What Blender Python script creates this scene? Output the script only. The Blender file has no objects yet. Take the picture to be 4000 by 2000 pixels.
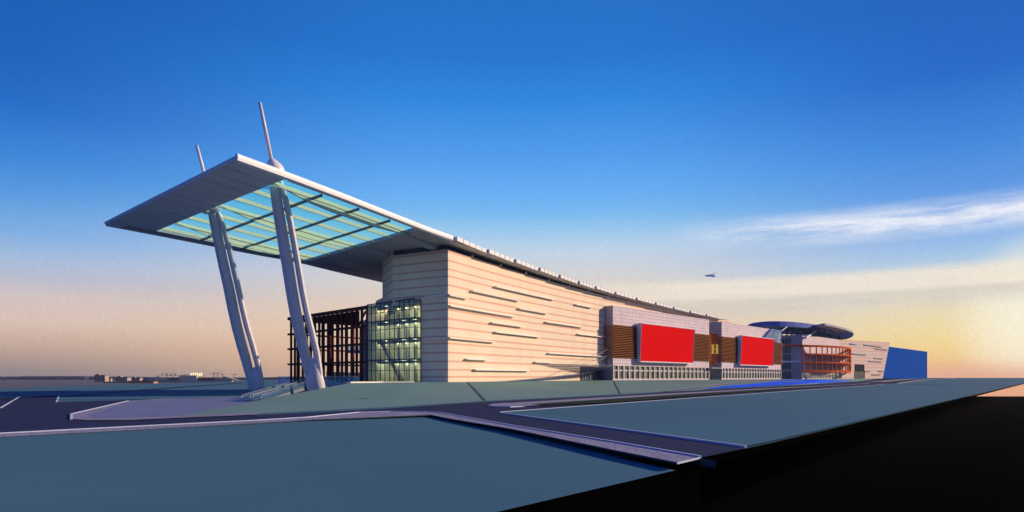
import bpy, bmesh, math, random
from mathutils import Vector
from mathutils.bvhtree import BVHTree
random.seed(7)
sc = bpy.context.scene
COL = sc.collection
FPX, HZ, CAMZ = 2450.0, 1472.0, 3.4
R = math.radians

# ------------------------------------------------------------------ materials
def nt_new(name):
    m = bpy.data.materials.new(name); m.use_nodes = True
    nt = m.node_tree; nt.nodes.clear()
    return m, nt
def mat(name, col, rough=0.6, metal=0.0, spec=0.2, var=0.0, scale=1.0, stretch=(1,1,1), bump=0.0, bscale=20.0, emit=None, estr=0.0):
    m, nt = nt_new(name); N = nt.nodes; L = nt.links
    out = N.new('ShaderNodeOutputMaterial'); b = N.new('ShaderNodeBsdfPrincipled')
    L.new(b.outputs[0], out.inputs[0])
    b.inputs['Base Color'].default_value = (*col, 1); b.inputs['Roughness'].default_value = rough
    b.inputs['Metallic'].default_value = metal; b.inputs['Specular IOR Level'].default_value = spec
    if emit: b.inputs['Emission Color'].default_value = (*emit, 1); b.inputs['Emission Strength'].default_value = estr
    if var > 0 or bump > 0:
        tc = N.new('ShaderNodeTexCoord'); mp = N.new('ShaderNodeMapping'); mp.inputs['Scale'].default_value = stretch
        L.new(tc.outputs['Object'], mp.inputs[0])
    if var > 0:
        n = N.new('ShaderNodeTexNoise'); n.inputs['Scale'].default_value = scale; n.inputs['Detail'].default_value = 6; n.inputs['Roughness'].default_value = .65
        L.new(mp.outputs[0], n.inputs['Vector'])
        mr = N.new('ShaderNodeMapRange'); mr.inputs[1].default_value = .3; mr.inputs[2].default_value = .7
        mr.inputs[3].default_value = 1-var; mr.inputs[4].default_value = 1+var
        L.new(n.outputs[0], mr.inputs[0])
        mx = N.new('ShaderNodeVectorMath'); mx.operation = 'SCALE'; mx.inputs[0].default_value = col
        L.new(mr.outputs[0], mx.inputs['Scale']); L.new(mx.outputs[0], b.inputs['Base Color'])
    if bump > 0:
        n2 = N.new('ShaderNodeTexNoise'); n2.inputs['Scale'].default_value = bscale; n2.inputs['Detail'].default_value = 4
        L.new(mp.outputs[0], n2.inputs['Vector'])
        bp = N.new('ShaderNodeBump'); bp.inputs['Strength'].default_value = bump; bp.inputs['Distance'].default_value = .05
        L.new(n2.outputs[0], bp.inputs['Height']); L.new(bp.outputs[0], b.inputs['Normal'])
    return m
def grid_mat(name, col, line, w, h, t=.05, rough=.5, var=.06, spec=.4, off=0.0):
    """tile grid from the UV map (metres)"""
    m, nt = nt_new(name); N = nt.nodes; L = nt.links
    out = N.new('ShaderNodeOutputMaterial'); b = N.new('ShaderNodeBsdfPrincipled'); L.new(b.outputs[0], out.inputs[0])
    b.inputs['Roughness'].default_value = rough; b.inputs['Specular IOR Level'].default_value = spec
    uv = N.new('ShaderNodeUVMap'); uv.uv_map = 'UVMap'
    br = N.new('ShaderNodeTexBrick'); br.offset = off; br.squash = 1
    br.inputs['Scale'].default_value = 1; br.inputs['Brick Width'].default_value = w; br.inputs['Row Height'].default_value = h
    br.inputs['Mortar Size'].default_value = t; br.inputs['Mortar Smooth'].default_value = 0; br.inputs['Bias'].default_value = 0
    br.inputs['Color1'].default_value = (*[c*(1-var) for c in col], 1); br.inputs['Color2'].default_value = (*[c*(1+var) for c in col], 1)
    br.inputs['Mortar'].default_value = (*line, 1)
    L.new(uv.outputs[0], br.inputs['Vector'])
    n = N.new('ShaderNodeTexNoise'); n.inputs['Scale'].default_value = .35; n.inputs['Detail'].default_value = 6
    L.new(uv.outputs[0], n.inputs['Vector'])
    mr = N.new('ShaderNodeMapRange'); mr.inputs[1].default_value = .3; mr.inputs[2].default_value = .7; mr.inputs[3].default_value = .92; mr.inputs[4].default_value = 1.07
    L.new(n.outputs[0], mr.inputs[0])
    sc_ = N.new('ShaderNodeVectorMath'); sc_.operation = 'SCALE'
    L.new(br.outputs['Color'], sc_.inputs[0]); L.new(mr.outputs[0], sc_.inputs['Scale']); L.new(sc_.outputs[0], b.inputs['Base Color'])
    return m
def glass_mat(name, tint, refl=.25, rough=.02, gcol=(1,1,1), opaque=0.0, ocol=(0,0,0), translucent=False):
    m, nt = nt_new(name); N = nt.nodes; L = nt.links
    out = N.new('ShaderNodeOutputMaterial')
    tr = N.new('ShaderNodeBsdfTransparent'); tr.inputs[0].default_value = (*tint, 1)
    gl = N.new('ShaderNodeBsdfGlossy'); gl.inputs[0].default_value = (*gcol, 1); gl.inputs['Roughness'].default_value = rough
    fr = N.new('ShaderNodeLayerWeight'); fr.inputs[0].default_value = refl
    mr = N.new('ShaderNodeMapRange'); mr.inputs[3].default_value = refl*.6; mr.inputs[4].default_value = min(1, refl*2.5)
    L.new(fr.outputs['Fresnel'], mr.inputs[0])
    mx = N.new('ShaderNodeMixShader'); L.new(mr.outputs[0], mx.inputs[0])
    L.new(tr.outputs[0], mx.inputs[1]); L.new(gl.outputs[0], mx.inputs[2])
    last = mx
    if opaque > 0:
        d = N.new('ShaderNodeBsdfTranslucent' if translucent else 'ShaderNodeBsdfDiffuse'); d.inputs[0].default_value = (*ocol, 1)
        m2 = N.new('ShaderNodeMixShader'); m2.inputs[0].default_value = opaque
        L.new(mx.outputs[0], m2.inputs[1]); L.new(d.outputs[0], m2.inputs[2]); last = m2
    L.new(last.outputs[0], out.inputs[0])
    return m
def window_mat(name, c1, c2, c3):
    """shop glass: interior tones and reflected light painted in under the gloss"""
    m, nt = nt_new(name); N = nt.nodes; L = nt.links
    out = N.new('ShaderNodeOutputMaterial'); b = N.new('ShaderNodeBsdfPrincipled'); L.new(b.outputs[0], out.inputs[0])
    b.inputs['Roughness'].default_value = .08; b.inputs['Specular IOR Level'].default_value = .6
    uv = N.new('ShaderNodeUVMap'); uv.uv_map = 'UVMap'
    mp = N.new('ShaderNodeMapping'); mp.inputs['Scale'].default_value = (1.1, .35, 1); L.new(uv.outputs[0], mp.inputs[0])
    n = N.new('ShaderNodeTexNoise'); n.inputs['Scale'].default_value = 1.3; n.inputs['Detail'].default_value = 7; n.inputs['Roughness'].default_value = .7
    L.new(mp.outputs[0], n.inputs['Vector'])
    r = N.new('ShaderNodeValToRGB'); e = r.color_ramp.elements
    e[0].position = .32; e[0].color = (*c1, 1); e[1].position = .68; e[1].color = (*c3, 1)
    k = e.new(.5); k.color = (*c2, 1)
    L.new(n.outputs[0], r.inputs[0]); L.new(r.outputs[0], b.inputs['Base Color'])
    return m

M = {}
M['wall'] = mat('cream stone cladding', (.88,.70,.50), .85, spec=.06, var=.07, scale=.22, stretch=(1,1,.06), bump=.05, bscale=6)
M['stripe'] = mat('terracotta stripe', (.75,.43,.30), .85, spec=.06, var=.08, scale=.25, stretch=(1,1,.06))
M['ledge'] = mat('white ledge', (.90,.84,.74), .7, spec=.1, var=.04, scale=2)
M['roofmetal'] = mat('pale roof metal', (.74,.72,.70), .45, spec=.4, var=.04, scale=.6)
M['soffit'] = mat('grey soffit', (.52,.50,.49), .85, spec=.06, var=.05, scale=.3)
M['joint'] = mat('dark joint', (.025,.027,.035), .9, spec=.02)
M['whitefascia'] = mat('white fascia', (.92,.90,.84), .4, spec=.3, var=.03, scale=1)
M['nose'] = mat('grey nose cladding', (.86,.83,.80), .8, spec=.1, var=.05, scale=.25)
M['steel'] = mat('dark blue steel', (.10,.12,.17), .45, spec=.5, var=.05, scale=1)
M['clerestory'] = mat('dark clerestory', (.06,.08,.13), .45, spec=.5, var=.1, scale=.5)
M['beam'] = mat('pale yellow beam', (.95,.95,.66), .6, spec=.15, var=.04, scale=1)
M['beam2'] = mat('pale green beam', (.80,.84,.54), .6, spec=.15, var=.04, scale=1)
M['canopyglass'] = glass_mat('cyan canopy glass', (.72,1.0,1.0), .04, .03, (.8,.95,1), .40, (.16,1.0,1.0), True)
M['mast'] = mat('mast paint', (.76,.70,.69), .34, spec=.45, var=.04, scale=.4)
M['brown'] = mat('dark brown steel', (.14,.034,.03), .8, spec=.08, var=.15, scale=.8)
M['mullion'] = mat('black mullion', (.012,.016,.016), .4)
M['glass'] = glass_mat('curtain glass', (.80,.92,.84), .16, .02, (.9,1,.95))
M['clear'] = glass_mat('clear roof glass', (.90,.92,.92), .08, .03)
M['glassb'] = glass_mat('balustrade glass', (.70,.86,.95), .15, .03, (.9,.95,1), .12, (.3,.5,.7))
M['interior'] = mat('pale interior wall', (.86,.86,.68), .8, var=.35, scale=.45, stretch=(1,1,.25))
M['floorslab'] = mat('floor slab', (.40,.42,.36), .8, var=.1, scale=1)
M['fillglow'] = mat('added fill glow', (1,1,1), emit=(1,.93,.70), estr=11)  # added glow that brightens the pavilion's back wall
M['hallcol'] = mat('hall column', (.70,.68,.58), .8, var=.2, scale=.5)
M['lamp'] = mat('ceiling lamp', (1,1,1), emit=(1,.95,.72), estr=3.5)
M['tile'] = grid_mat('pink tile cladding', (.78,.62,.60), (.36,.31,.36), 1.35, 1.05, .05, rough=.75, spec=.12, var=.03)
M['tileg'] = grid_mat('grey tile cladding', (.40,.38,.42), (.20,.20,.27), 1.2, 1.0, .05, rough=.75, spec=.12, var=.03)
M['pinkstone'] = mat('pink stone', (.70,.55,.49), .85, spec=.08, var=.05, scale=.8)
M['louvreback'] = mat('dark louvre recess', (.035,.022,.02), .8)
M['louvre'] = mat('orange timber louvre', (.52,.21,.08), .8, spec=.04, var=.1, scale=.7)
M['window'] = window_mat('shop window', (.09,.10,.085), (.27,.24,.17), (.52,.50,.36))  # reflected light painted into these pane colours
M['window2'] = window_mat('green shop window', (.10,.13,.12), (.32,.34,.26), (.66,.68,.52))
M['coolglass'] = window_mat('cool stair glass', (.03,.05,.06), (.09,.14,.15), (.30,.40,.38))
M['cream'] = mat('cream window fin', (.86,.78,.62), .6)
M['red'] = mat('red billboard sheet', (.82,.010,.012), .95, spec=.0, var=.02, scale=.2)
M['frame'] = mat('billboard box', (.55,.56,.66), .45, var=.05, scale=.5)
M['rust'] = mat('rust red panel', (.62,.12,.03), .9, spec=.03, var=.08, scale=.5)
M['gold'] = mat('yellow letter', (.95,.72,.10), .35, spec=.5, emit=(1,.75,.1), estr=.25)  # faint yellow glow added to the letter's colour
M['orange'] = mat('orange red steel', (.62,.09,.018), .85, spec=.04, var=.06, scale=.5)
M['slabgrey'] = mat('balcony slab', (.16,.16,.20), .8, var=.06, scale=.5)
M['blueclad'] = mat('blue metal cladding', (.010,.088,.40), .9, spec=.0, var=.06, scale=.05, stretch=(1,1,.2))
M['discblue'] = mat('blue curved fascia', (.09,.15,.46), .7, spec=.12, var=.06, scale=.3)
M['teal'] = mat('teal underside', (.36,.66,.68), .7, spec=.15, var=.15, scale=.3)
M['discgrey'] = mat('grey disc underside', (.42,.42,.43), .8, spec=.05, var=.08, scale=.4)
M['greenglass'] = glass_mat('pale green glass', (.75,.9,.85), .15, .03, (.9,1,.97), .45, (.35,.47,.45))
M['lawn'] = mat('blue green turf', (.074,.168,.218), .95, spec=.03, var=.07, scale=.06, bump=.15, bscale=9)
M['bank'] = mat('grey green bank turf', (.165,.270,.250), .95, spec=.03, var=.07, scale=.05, bump=.15, bscale=9)
M['median'] = mat('dark green planting', (.022,.040,.022), .95, spec=.05, var=.4, scale=1.5, bump=.4, bscale=12)
M['road'] = mat('navy asphalt', (.030,.037,.088), .95, spec=.05, var=.10, scale=.18, bump=.1, bscale=40)
M['kerb'] = mat('pale kerb', (.55,.57,.68), .9, spec=.05, var=.06, scale=2)
M['seam'] = mat('dark gutter', (.05,.075,.09), .8)
M['pave'] = grid_mat('paving slabs', (.30,.285,.37), (.17,.155,.20), 1.2, .6, .035, rough=.9, spec=.08, var=.12, off=.5)
M['plaza'] = grid_mat('lavender plaza paving', (.185,.205,.345), (.15,.165,.28), 2.4, 2.4, .03, rough=.9, spec=.08, var=.03)
M['terrace'] = mat('terrace', (.30,.32,.36), .8, var=.06, scale=.5)
M['bluefore'] = mat('bright blue paving', (.010,.115,.95), .8, spec=.05, var=.05, scale=.06)
M['black'] = mat('void black', (.0012,.0012,.0012), 1.0, spec=0.0)
M['plain'] = mat('far plain', (.15,.155,.17), .95, spec=0, var=.25, scale=.012, stretch=(.4,1.6,1))  # distant haze painted in as a blue-grey base colour
M['hill'] = mat('far wood', (.12,.145,.18), .95, spec=0, var=.3, scale=.03)  # trees take the same painted-in blue-grey of the haze
M['citypink'] = mat('city wall pink', (.42,.29,.25), .9, var=.1, scale=.1)
M['citycream'] = mat('city wall cream', (.60,.50,.36), .9, var=.08, scale=.1)
M['cityroof'] = mat('city roof', (.085,.09,.09), .9, var=.1, scale=.1)
M['cityorange'] = mat('city wall orange', (.50,.27,.14), .9, var=.15, scale=.08)
M['citywin'] = mat('city window', (.05,.05,.06), .3)
M['signdark'] = mat('sign letters', (.10,.085,.08), .8)
M['siglit'] = mat('lit sign', (1,.9,.5), emit=(1,.80,.40), estr=1.6)
M['bird'] = mat('bird plumage', (.88,.92,.92), .9, spec=.05, var=.1, scale=4)
M['rail'] = mat('brushed rail', (.48,.45,.40), .3, metal=.4)
M['escside'] = mat('escalator side', (.16,.19,.21), .6, var=.1, scale=1)

# ------------------------------------------------------------------ mesh helpers
def V(*a): return Vector(a)
def lerp3(a,b,t): return a+(b-a)*t
class MB:
    def __init__(s): s.v = []; s.f = []; s.m = []; s.uv = []
    def face(s, pts, mi=0, uv=None):
        b = len(s.v); s.v += [Vector(p) for p in pts]
        s.f.append(list(range(b, b+len(pts)))); s.m.append(mi); s.uv.append(uv)
    def quad(s, a, b, c, d, mi=0, uv=None): s.face([a,b,c,d], mi, uv)
    def box8(s, p, mi=0, mis=None):
        """p: 4 bottom (ccw) + 4 top"""
        fs = [(3,2,1,0),(4,5,6,7),(0,1,5,4),(1,2,6,5),(2,3,7,6),(3,0,4,7)]
        for i, q in enumerate(fs):
            pts = [Vector(p[k]) for k in q]
            e1 = (pts[1]-pts[0]).length; e2 = (pts[2]-pts[1]).length
            s.face(pts, mis[i] if mis else mi, [(0,0),(e1,0),(e1,e2),(0,e2)])
    def fbox(s, F, u0, u1, v0, v1, z0, z1, mi=0, mis=None):
        s.box8([F(u0,v1,z0),F(u1,v1,z0),F(u1,v0,z0),F(u0,v0,z0),F(u0,v1,z1),F(u1,v1,z1),F(u1,v0,z1),F(u0,v0,z1)], mi, mis)
    def bar(s, a, b, w, h, mi=0, up=None):
        a = Vector(a); b = Vector(b); d = (b-a).normalized()
        up = Vector(up) if up else (V(0,0,1) if abs(d.z) < .95 else V(0,1,0))
        x = d.cross(up).normalized(); y = x.cross(d).normalized()
        o = [(-1,-1),(1,-1),(1,1),(-1,1)]
        p = [a+x*(w/2*i)+y*(h/2*j) for i,j in o]; q = [b+x*(w/2*i)+y*(h/2*j) for i,j in o]
        s.box8(p+q, mi)
    def tube(s, pts, rad, n=14, mi=0, cap=True, squash=1.0):
        pts = [Vector(p) for p in pts]; rings = []
        for i, p in enumerate(pts):
            d = (pts[min(i+1,len(pts)-1)]-pts[max(i-1,0)]).normalized()
            up = V(0,1,0) if abs(d.z) > .5 else V(0,0,1)
            x = d.cross(up).normalized(); y = x.cross(d).normalized()
            r = rad[i] if isinstance(rad, (list,tuple)) else rad
            b = len(s.v)
            for k in range(n):
                t = 2*math.pi*k/n
                s.v.append(p + x*(r*math.cos(t)) + y*(r*squash*math.sin(t)))
            rings.append(b)
        for a, b in zip(rings, rings[1:]):
            for k in range(n):
                s.f.append([a+k, a+(k+1)%n, b+(k+1)%n, b+k]); s.m.append(mi); s.uv.append(None)
        if cap:
            s.f.append([rings[0]+k for k in range(n)][::-1]); s.m.append(mi); s.uv.append(None)
            s.f.append([rings[-1]+k for k in range(n)]); s.m.append(mi); s.uv.append(None)
    def prism(s, poly, z0, z1, mi=0, mit=None, mib=None):
        n = len(poly); g = lambda z, p: (z(p) if callable(z) else z)
        top = [V(p[0],p[1],g(z1,p)) for p in poly]; bot = [V(p[0],p[1],g(z0,p)) for p in poly]
        s.face(top, mi if mit is None else mit, [(p[0],p[1]) for p in poly])
        s.face(bot[::-1], mi if mib is None else mib, [(p[0],p[1]) for p in poly[::-1]])
        for i in range(n):
            j = (i+1)%n; e = (top[j]-top[i]).length
            s.face([bot[i],bot[j],top[j],top[i]], mi, [(0,bot[i].z),(e,bot[j].z),(e,top[j].z),(0,top[i].z)])
    def build(s, name, mats, parent=None, smooth=False, base=None):
        if not isinstance(mats, (list,tuple)): mats = [mats]
        me = bpy.data.meshes.new(name)
        if parent is not None:
            off = world_loc(parent)
        elif base is not None: off = Vector(base)
        else:
            xs = [p.x for p in s.v]; ys = [p.y for p in s.v]; zs = [p.z for p in s.v]
            off = V((min(xs)+max(xs))/2, (min(ys)+max(ys))/2, min(zs))
        me.from_pydata([p-off for p in s.v], [], s.f)
        for m in mats: me.materials.append(m)
        me.polygons.foreach_set('material_index', s.m)
        ul = me.uv_layers.new(name='UVMap')
        for p, u in zip(me.polygons, s.uv):
            for k, li in enumerate(p.loop_indices):
                if u: ul.data[li].uv = u[k]
                else:
                    c = me.vertices[me.loops[li].vertex_index].co; ul.data[li].uv = (c.x, c.y)
        if smooth: me.polygons.foreach_set('use_smooth', [True]*len(me.polygons))
        me.update()
        o = bpy.data.objects.new(name, me); COL.objects.link(o)
        if parent is not None: o.parent = parent
        else: o.location = off
        return o
def world_loc(o):
    l = Vector(o.location)
    while o.parent: o = o.parent; l = l + Vector(o.location)
    return l
def tag(o, label=None, cat=None, group=None, kind=None):
    if label: o['label'] = label
    if cat: o['category'] = cat
    if group: o['group'] = group
    if kind: o['kind'] = kind
    return o
def thing(name, label, cat, loc, group=None):
    o = bpy.data.objects.new(name, None); COL.objects.link(o); o.location = loc; o.empty_display_size = .5
    return tag(o, label, cat, group)
def copy_tree(o, parent=None):
    c = o.copy(); COL.objects.link(c)
    if parent: c.parent = parent
    for ch in o.children: copy_tree(ch, c)
    return c
def Frame(Lp, Rp):
    Lp = V(Lp[0],Lp[1],0); d = V(Rp[0]-Lp.x, Rp[1]-Lp.y, 0); ln = d.length; d.normalize(); n = V(d.y,-d.x,0)
    f = lambda u, v, z: Lp + d*u + n*v + V(0,0,z)
    f.L, f.d, f.n, f.len = Lp, d, n, ln
    def fromx(px, v=0):
        t = (px-2000)/FPX; q = Lp + n*v
        return (t*q.y-q.x)/(d.x-t*d.y)
    def zat(px, py, v=0):
        p = f(fromx(px,v), v, 0); return CAMZ+(HZ-py)*p.y/FPX
    f.fromx, f.zat = fromx, zat
    return f
def at(px, py, Y): return V((px-2000)/FPX*Y, Y, CAMZ+(HZ-py)/FPX*Y)
HB = [(235,0),(262,.10),(285,.31),(307,.68),(330,1.06),(360,1.40),(390,1.65),(440,1.87),(600,2.2)]
def terr(x, y):
    """the site climbs gently towards its far right end"""
    if y <= HB[0][0]: h = 0
    elif y >= HB[-1][0]: h = HB[-1][1]
    else:
        for (a,ha),(b,hb) in zip(HB,HB[1:]):
            if y <= b: h = ha+(hb-ha)*(y-a)/(b-a); break
    return h*min(1,max(0,(x-20)/70))
def gnd(px, py, z=0.0):
    lo, hi = 1.0, 4000.0
    for _ in range(60):
        m = (lo+hi)/2
        if CAMZ-(py-HZ)/FPX*m - z > terr((px-2000)/FPX*m, m): lo = m
        else: hi = m
    return V((px-2000)/FPX*lo, lo, z)
def follow(o):
    me = o.data; off = Vector(o.location); bm = bmesh.new(); bm.from_mesh(me)
    for ax, cuts in ((1,[b[0] for b in HB]),(0,[20,90])):
        for c in cuts:
            co = [0,0,0]; co[ax] = c-off[ax]; no = [0,0,0]; no[ax] = 1
            bmesh.ops.bisect_plane(bm, geom=bm.verts[:]+bm.edges[:]+bm.faces[:], plane_co=co, plane_no=no, dist=1e-4)
    for v in bm.verts: v.co.z += terr(v.co.x+off.x, v.co.y+off.y)
    bm.to_mesh(me); bm.free(); me.update(); return o

# the long facade is a gentle arc: s along it, o out from it
CX, CY, S0 = -12.55, 123.0, -90
arc = []
def head(s): return R(28.3 + .095*min(max(s,0),149))
def _build():
    x, y = CX, CY; pos = {0:(x,y)}
    for s in range(0, 700):
        h = head(s+.5); x += math.sin(h); y += math.cos(h); pos[s+1] = (x,y)
    x, y = CX, CY
    for s in range(0, S0, -1):
        h = head(s-.5); x -= math.sin(h); y -= math.cos(h); pos[s-1] = (x,y)
    return pos
POS = _build()
def Fa(s, o=0.0, z=0.0):
    i = math.floor(s); t = s-i; a = POS[i]; b = POS[i+1]; h = head(s)
    return V(a[0]+(b[0]-a[0])*t + math.cos(h)*o, a[1]+(b[1]-a[1])*t - math.sin(h)*o, z)
def Sx(px, o=0.0):
    lo, hi = -80.0, 690.0
    for _ in range(50):
        m = (lo+hi)/2; p = Fa(m,o)
        if 2000+FPX*p.x/p.y < px: lo = m
        else: hi = m
    return lo
def Zx(px, py, o=0.0): return CAMZ+(HZ-py)*Fa(Sx(px,o),o).y/FPX
ZB = CAMZ-20.5*CY/FPX                               # level of the mall's terrace, about 2.37 m above the road

# ------------------------------------------------------------------ mall building
mall = thing('mall_building', 'long cream mall with terracotta bands and a flat glazed roof reaching far out in front', 'building', Fa(0,0,ZB))
SEND = Sx(2850)
st_px = [(977.8,985.2),(1013.5,1020.2),(1047.6,1053.5),(1075.3,1081.6),(1109.9,1116.8),(1146,1154),(1179,1185.4),(1206.3,1213),(1241.3,1248.7),(1275.9,1283),(1311,1319),(1337.8,1344.6),(1373.3,1380.4),(1407.6,1414.6),(1441,1447.6),(1468.5,1475.9)]
zc = lambda py: CAMZ+(HZ-py)*CY/FPX
rows = []; prev = ZB-.6
for a, b in sorted([(zc(b),zc(a)) for a,b in st_px]):
    rows.append((prev,a,0)); rows.append((a,b,1)); prev = b
ztop = lambda s: zc(973.9) - .0085*max(s,0)
S_DOOR0, S_DOOR1 = Sx(2265), Sx(2366)
def wall_rows(mb, path, cap, skip=None):
    """path: list of (xy, arc length, outward normal)"""
    for i in range(len(path)-1):
        (p0,s0,n0),(p1,s1,n1) = path[i], path[i+1]
        for z0,z1,k in rows+[(rows[-1][1], 99, 0)]:
            t0 = min(z1, cap(s0)); t1 = min(z1, cap(s1))
            if t0 <= z0 or t1 <= z0: continue
            if skip and skip(s0,s1,z0): continue
            r = -.025 if k else 0
            mb.quad(p0+n0*r+V(0,0,z0), p1+n1*r+V(0,0,z0), p1+n1*r+V(0,0,t1), p0+n0*r+V(0,0,t0), k)
            if k:
                mb.quad(p0+n0*r+V(0,0,z0), p0+V(0,0,z0), p1+V(0,0,z0), p1+n1*r+V(0,0,z0), 0)
                mb.quad(p0+V(0,0,t0), p0+n0*r+V(0,0,t0), p1+n1*r+V(0,0,t1), p1+V(0,0,t1), 0)
mb = MB(); path = []
ss = sorted(set([min(float(k), SEND) for k in range(0, int(SEND)+4, 3)] + [S_DOOR0, S_DOOR1, SEND]))
for s in ss: path.append((Fa(s), s, V(math.cos(head(s)), -math.sin(head(s)), 0)))
doortop = zc(1472) + 2.75
wall_rows(mb, path, ztop, lambda a,b,z: a >= S_DOOR0-.01 and b <= S_DOOR1+.01 and z < 5.3)
# shaded end wall, then its stepped-back continuation
BL = 13.56
nL = Fa(0,0)-Fa(1,0); nL.z = 0; nL.normalize()
ENDB = [0, 3.2, 6.5, 10, BL]
p2 = [(Fa(0,-q), -q, nL) for q in ENDB[::-1]]
ZPAV = CAMZ+15.5
wall_rows(mb, p2, lambda s: zc(973.9), lambda a,b,z: b < -6.4 and z < ZPAV-.9)
ch0, ch1 = Fa(0,-BL), Fa(7.5,-23.0); chd = (ch0-ch1).normalized(); chn = V(chd.y,-chd.x,0)
if chn.y > 0: chn = -chn
wall_rows(mb, [(ch1,0.0,chn),(lerp3(ch1,ch0,.5),0.0,chn),(ch0,0.0,chn)], lambda s: zc(973.9)+2.0, lambda a,b,z: z < ZPAV-3.5)
# roof deck behind the parapet closes the body
mb.face([Fa(0,-.3,zc(985)),Fa(40,-.3,zc(985)),Fa(40,-BL,zc(985)),Fa(0,-BL,zc(985))],0)
# parapet corner fins (saw-tooth at bay ends)
for px in (1849,1960,2059,2148,2228,2302,2380,2461,2535,2603,2665):
    s = Sx(px); z = ztop(s)
    a,b,c = Fa(s-1.0,.02,z-.02),Fa(s,.02,z-.02),Fa(s,.02,z+.62); e = V(-nL.y,nL.x,0)*.25
    q = [Fa(s-1.0,-.25,z-.02),Fa(s,-.25,z-.02),Fa(s,-.25,z+.62)]
    mb.face([a,b,c],0); mb.face(q[::-1],0); mb.quad(a,c,q[2],q[0],0); mb.quad(b,q[1],q[2],c,0)
wall = mb.build('facade_wall', [M['wall'], M['stripe']], mall)
# lower blue-shaded wing just behind the glass pavilion
mb = MB(); pa = at(1468,1175,150); pb = at(1500,1160,146)
Fw = Frame((pa.x,pa.y),(Fa(8.0,-22.6).x,Fa(8.0,-22.6).y))
zt = CAMZ+(HZ-1176)/FPX*150
mb.fbox(Fw, 0, Fw.len, -14, 0, ZB-.5, zt, 0)
mb.build('rear_wing', M['wall'], mall)
# ledges
z4 = lambda x, y: (x/2.0125+1700, y/2.0125+900)
LED = [((468,435),(925,548)),((283,468),(650,556)),((100,500),(243,535)),((104,585),(612,683)),((650,608),(873,656)),((1097,577),(1223,609)),
       ((437,718),(675,761)),((863,714),(1150,764)),((465,793),(810,842)),((1115,810),(1330,838)),((100,838),(455,876)),((883,960),(1330,990)),
       ((237,1005),(400,1023)),((779,1030),(905,1042)),((304,1090),(727,1108))]
for i, (a, b) in enumerate(LED):
    a = z4(*a); b = z4(*b); wrap = i in (2,10)
    s0 = -.5 if wrap else Sx(a[0]+4, .5); s1 = Sx(b[0], .1)
    zt = Zx(a[0], a[1], .4); hgt = .26; dep = .8
    mb = MB(); n = max(2, int((s1-s0)/4))
    P = [s0+(s1-s0)*k/n for k in range(n+1)]
    for q0, q1 in zip(P, P[1:]):
        prof = [(0,zt),(dep,zt-.05),(dep,zt-hgt),(0,zt-hgt)]
        for (o0,h0),(o1,h1) in zip(prof, prof[1:]):
            mb.quad(Fa(q0,o0,h0),Fa(q0,o1,h1),Fa(q1,o1,h1),Fa(q1,o0,h0))
    for q in (s0,s1): mb.face([Fa(q,o,h) for o,h in [(0,zt),(dep,zt-.05),(dep,zt-hgt),(0,zt-hgt)]])
    if wrap:
        for b0,b1 in ((.5,-5.2),):
            mb.box8([Fa(-.5,b0,zt-hgt),Fa(0,b0,zt-hgt),Fa(0,b1,zt-hgt),Fa(-.5,b1,zt-hgt),Fa(-.5,b0,zt-.01),Fa(0,b0,zt-.01),Fa(0,b1,zt-.01),Fa(-.5,b1,zt-.01)])
    mb.build('ledge', M['ledge'], wall)

# ------------------------------------------------------------------ roof
fas = [(918,602),(1113,673),(1350,763),(1670,889),(1768,924),(1904,977),(2010,1015),(2105,1048),(2184,1075),(2259,1100),(2325,1120),(2402,1142),(2485,1164),(2560,1183),(2630,1200),(2695,1215),(2758,1228),(2804,1237)]
OE = 2.3
tab = [(Sx(px,OE), Zx(px,py,OE)) for px,py in fas]
def zr(s):
    if s <= tab[0][0]: return tab[0][1]
    for (a,za),(b,zb) in zip(tab, tab[1:]):
        if s <= b: return za+(zb-za)*(s-a)/(b-a)
    return tab[-1][1]
sT = tab[0][0]                                       # near tip
def oleft(s):
    if s < 0: return -41 - 5.5*min(1,(-s)/39)
    return -41 - 1.5*min(1,s/35)
TH = .62
roof = MB()
sTip, sLft = sT, -39.0
def front_s(o): t = (OE-o)/(OE+46.5); return sTip+(sLft-sTip)*t
def open_f(o): t = (1.6-o)/(1.6+42.8); return -42.0+( -31.9+42.0)*t
def open_b(o): t = (0-o)/36.8; return -11.2+(.4+11.2)*t
ORr, OLr = 1.45, lambda s: oleft(s)+3.2
# solid part of the roof, behind the glazed opening
NO = 10
srange = [k*4.0 for k in range(4, int((tab[-1][0])/4)+1)]+[tab[-1][0]]
def orow(s, w): return [ORr+(w-ORr)*k/NO for k in range(NO+1)]
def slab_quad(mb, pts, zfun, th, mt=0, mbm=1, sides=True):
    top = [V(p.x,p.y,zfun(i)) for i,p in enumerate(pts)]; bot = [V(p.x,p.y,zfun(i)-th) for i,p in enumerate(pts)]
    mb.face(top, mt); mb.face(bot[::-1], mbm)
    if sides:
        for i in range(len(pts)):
            j = (i+1)%len(pts); mb.quad(bot[i],bot[j],top[j],top[i],mbm)
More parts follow.
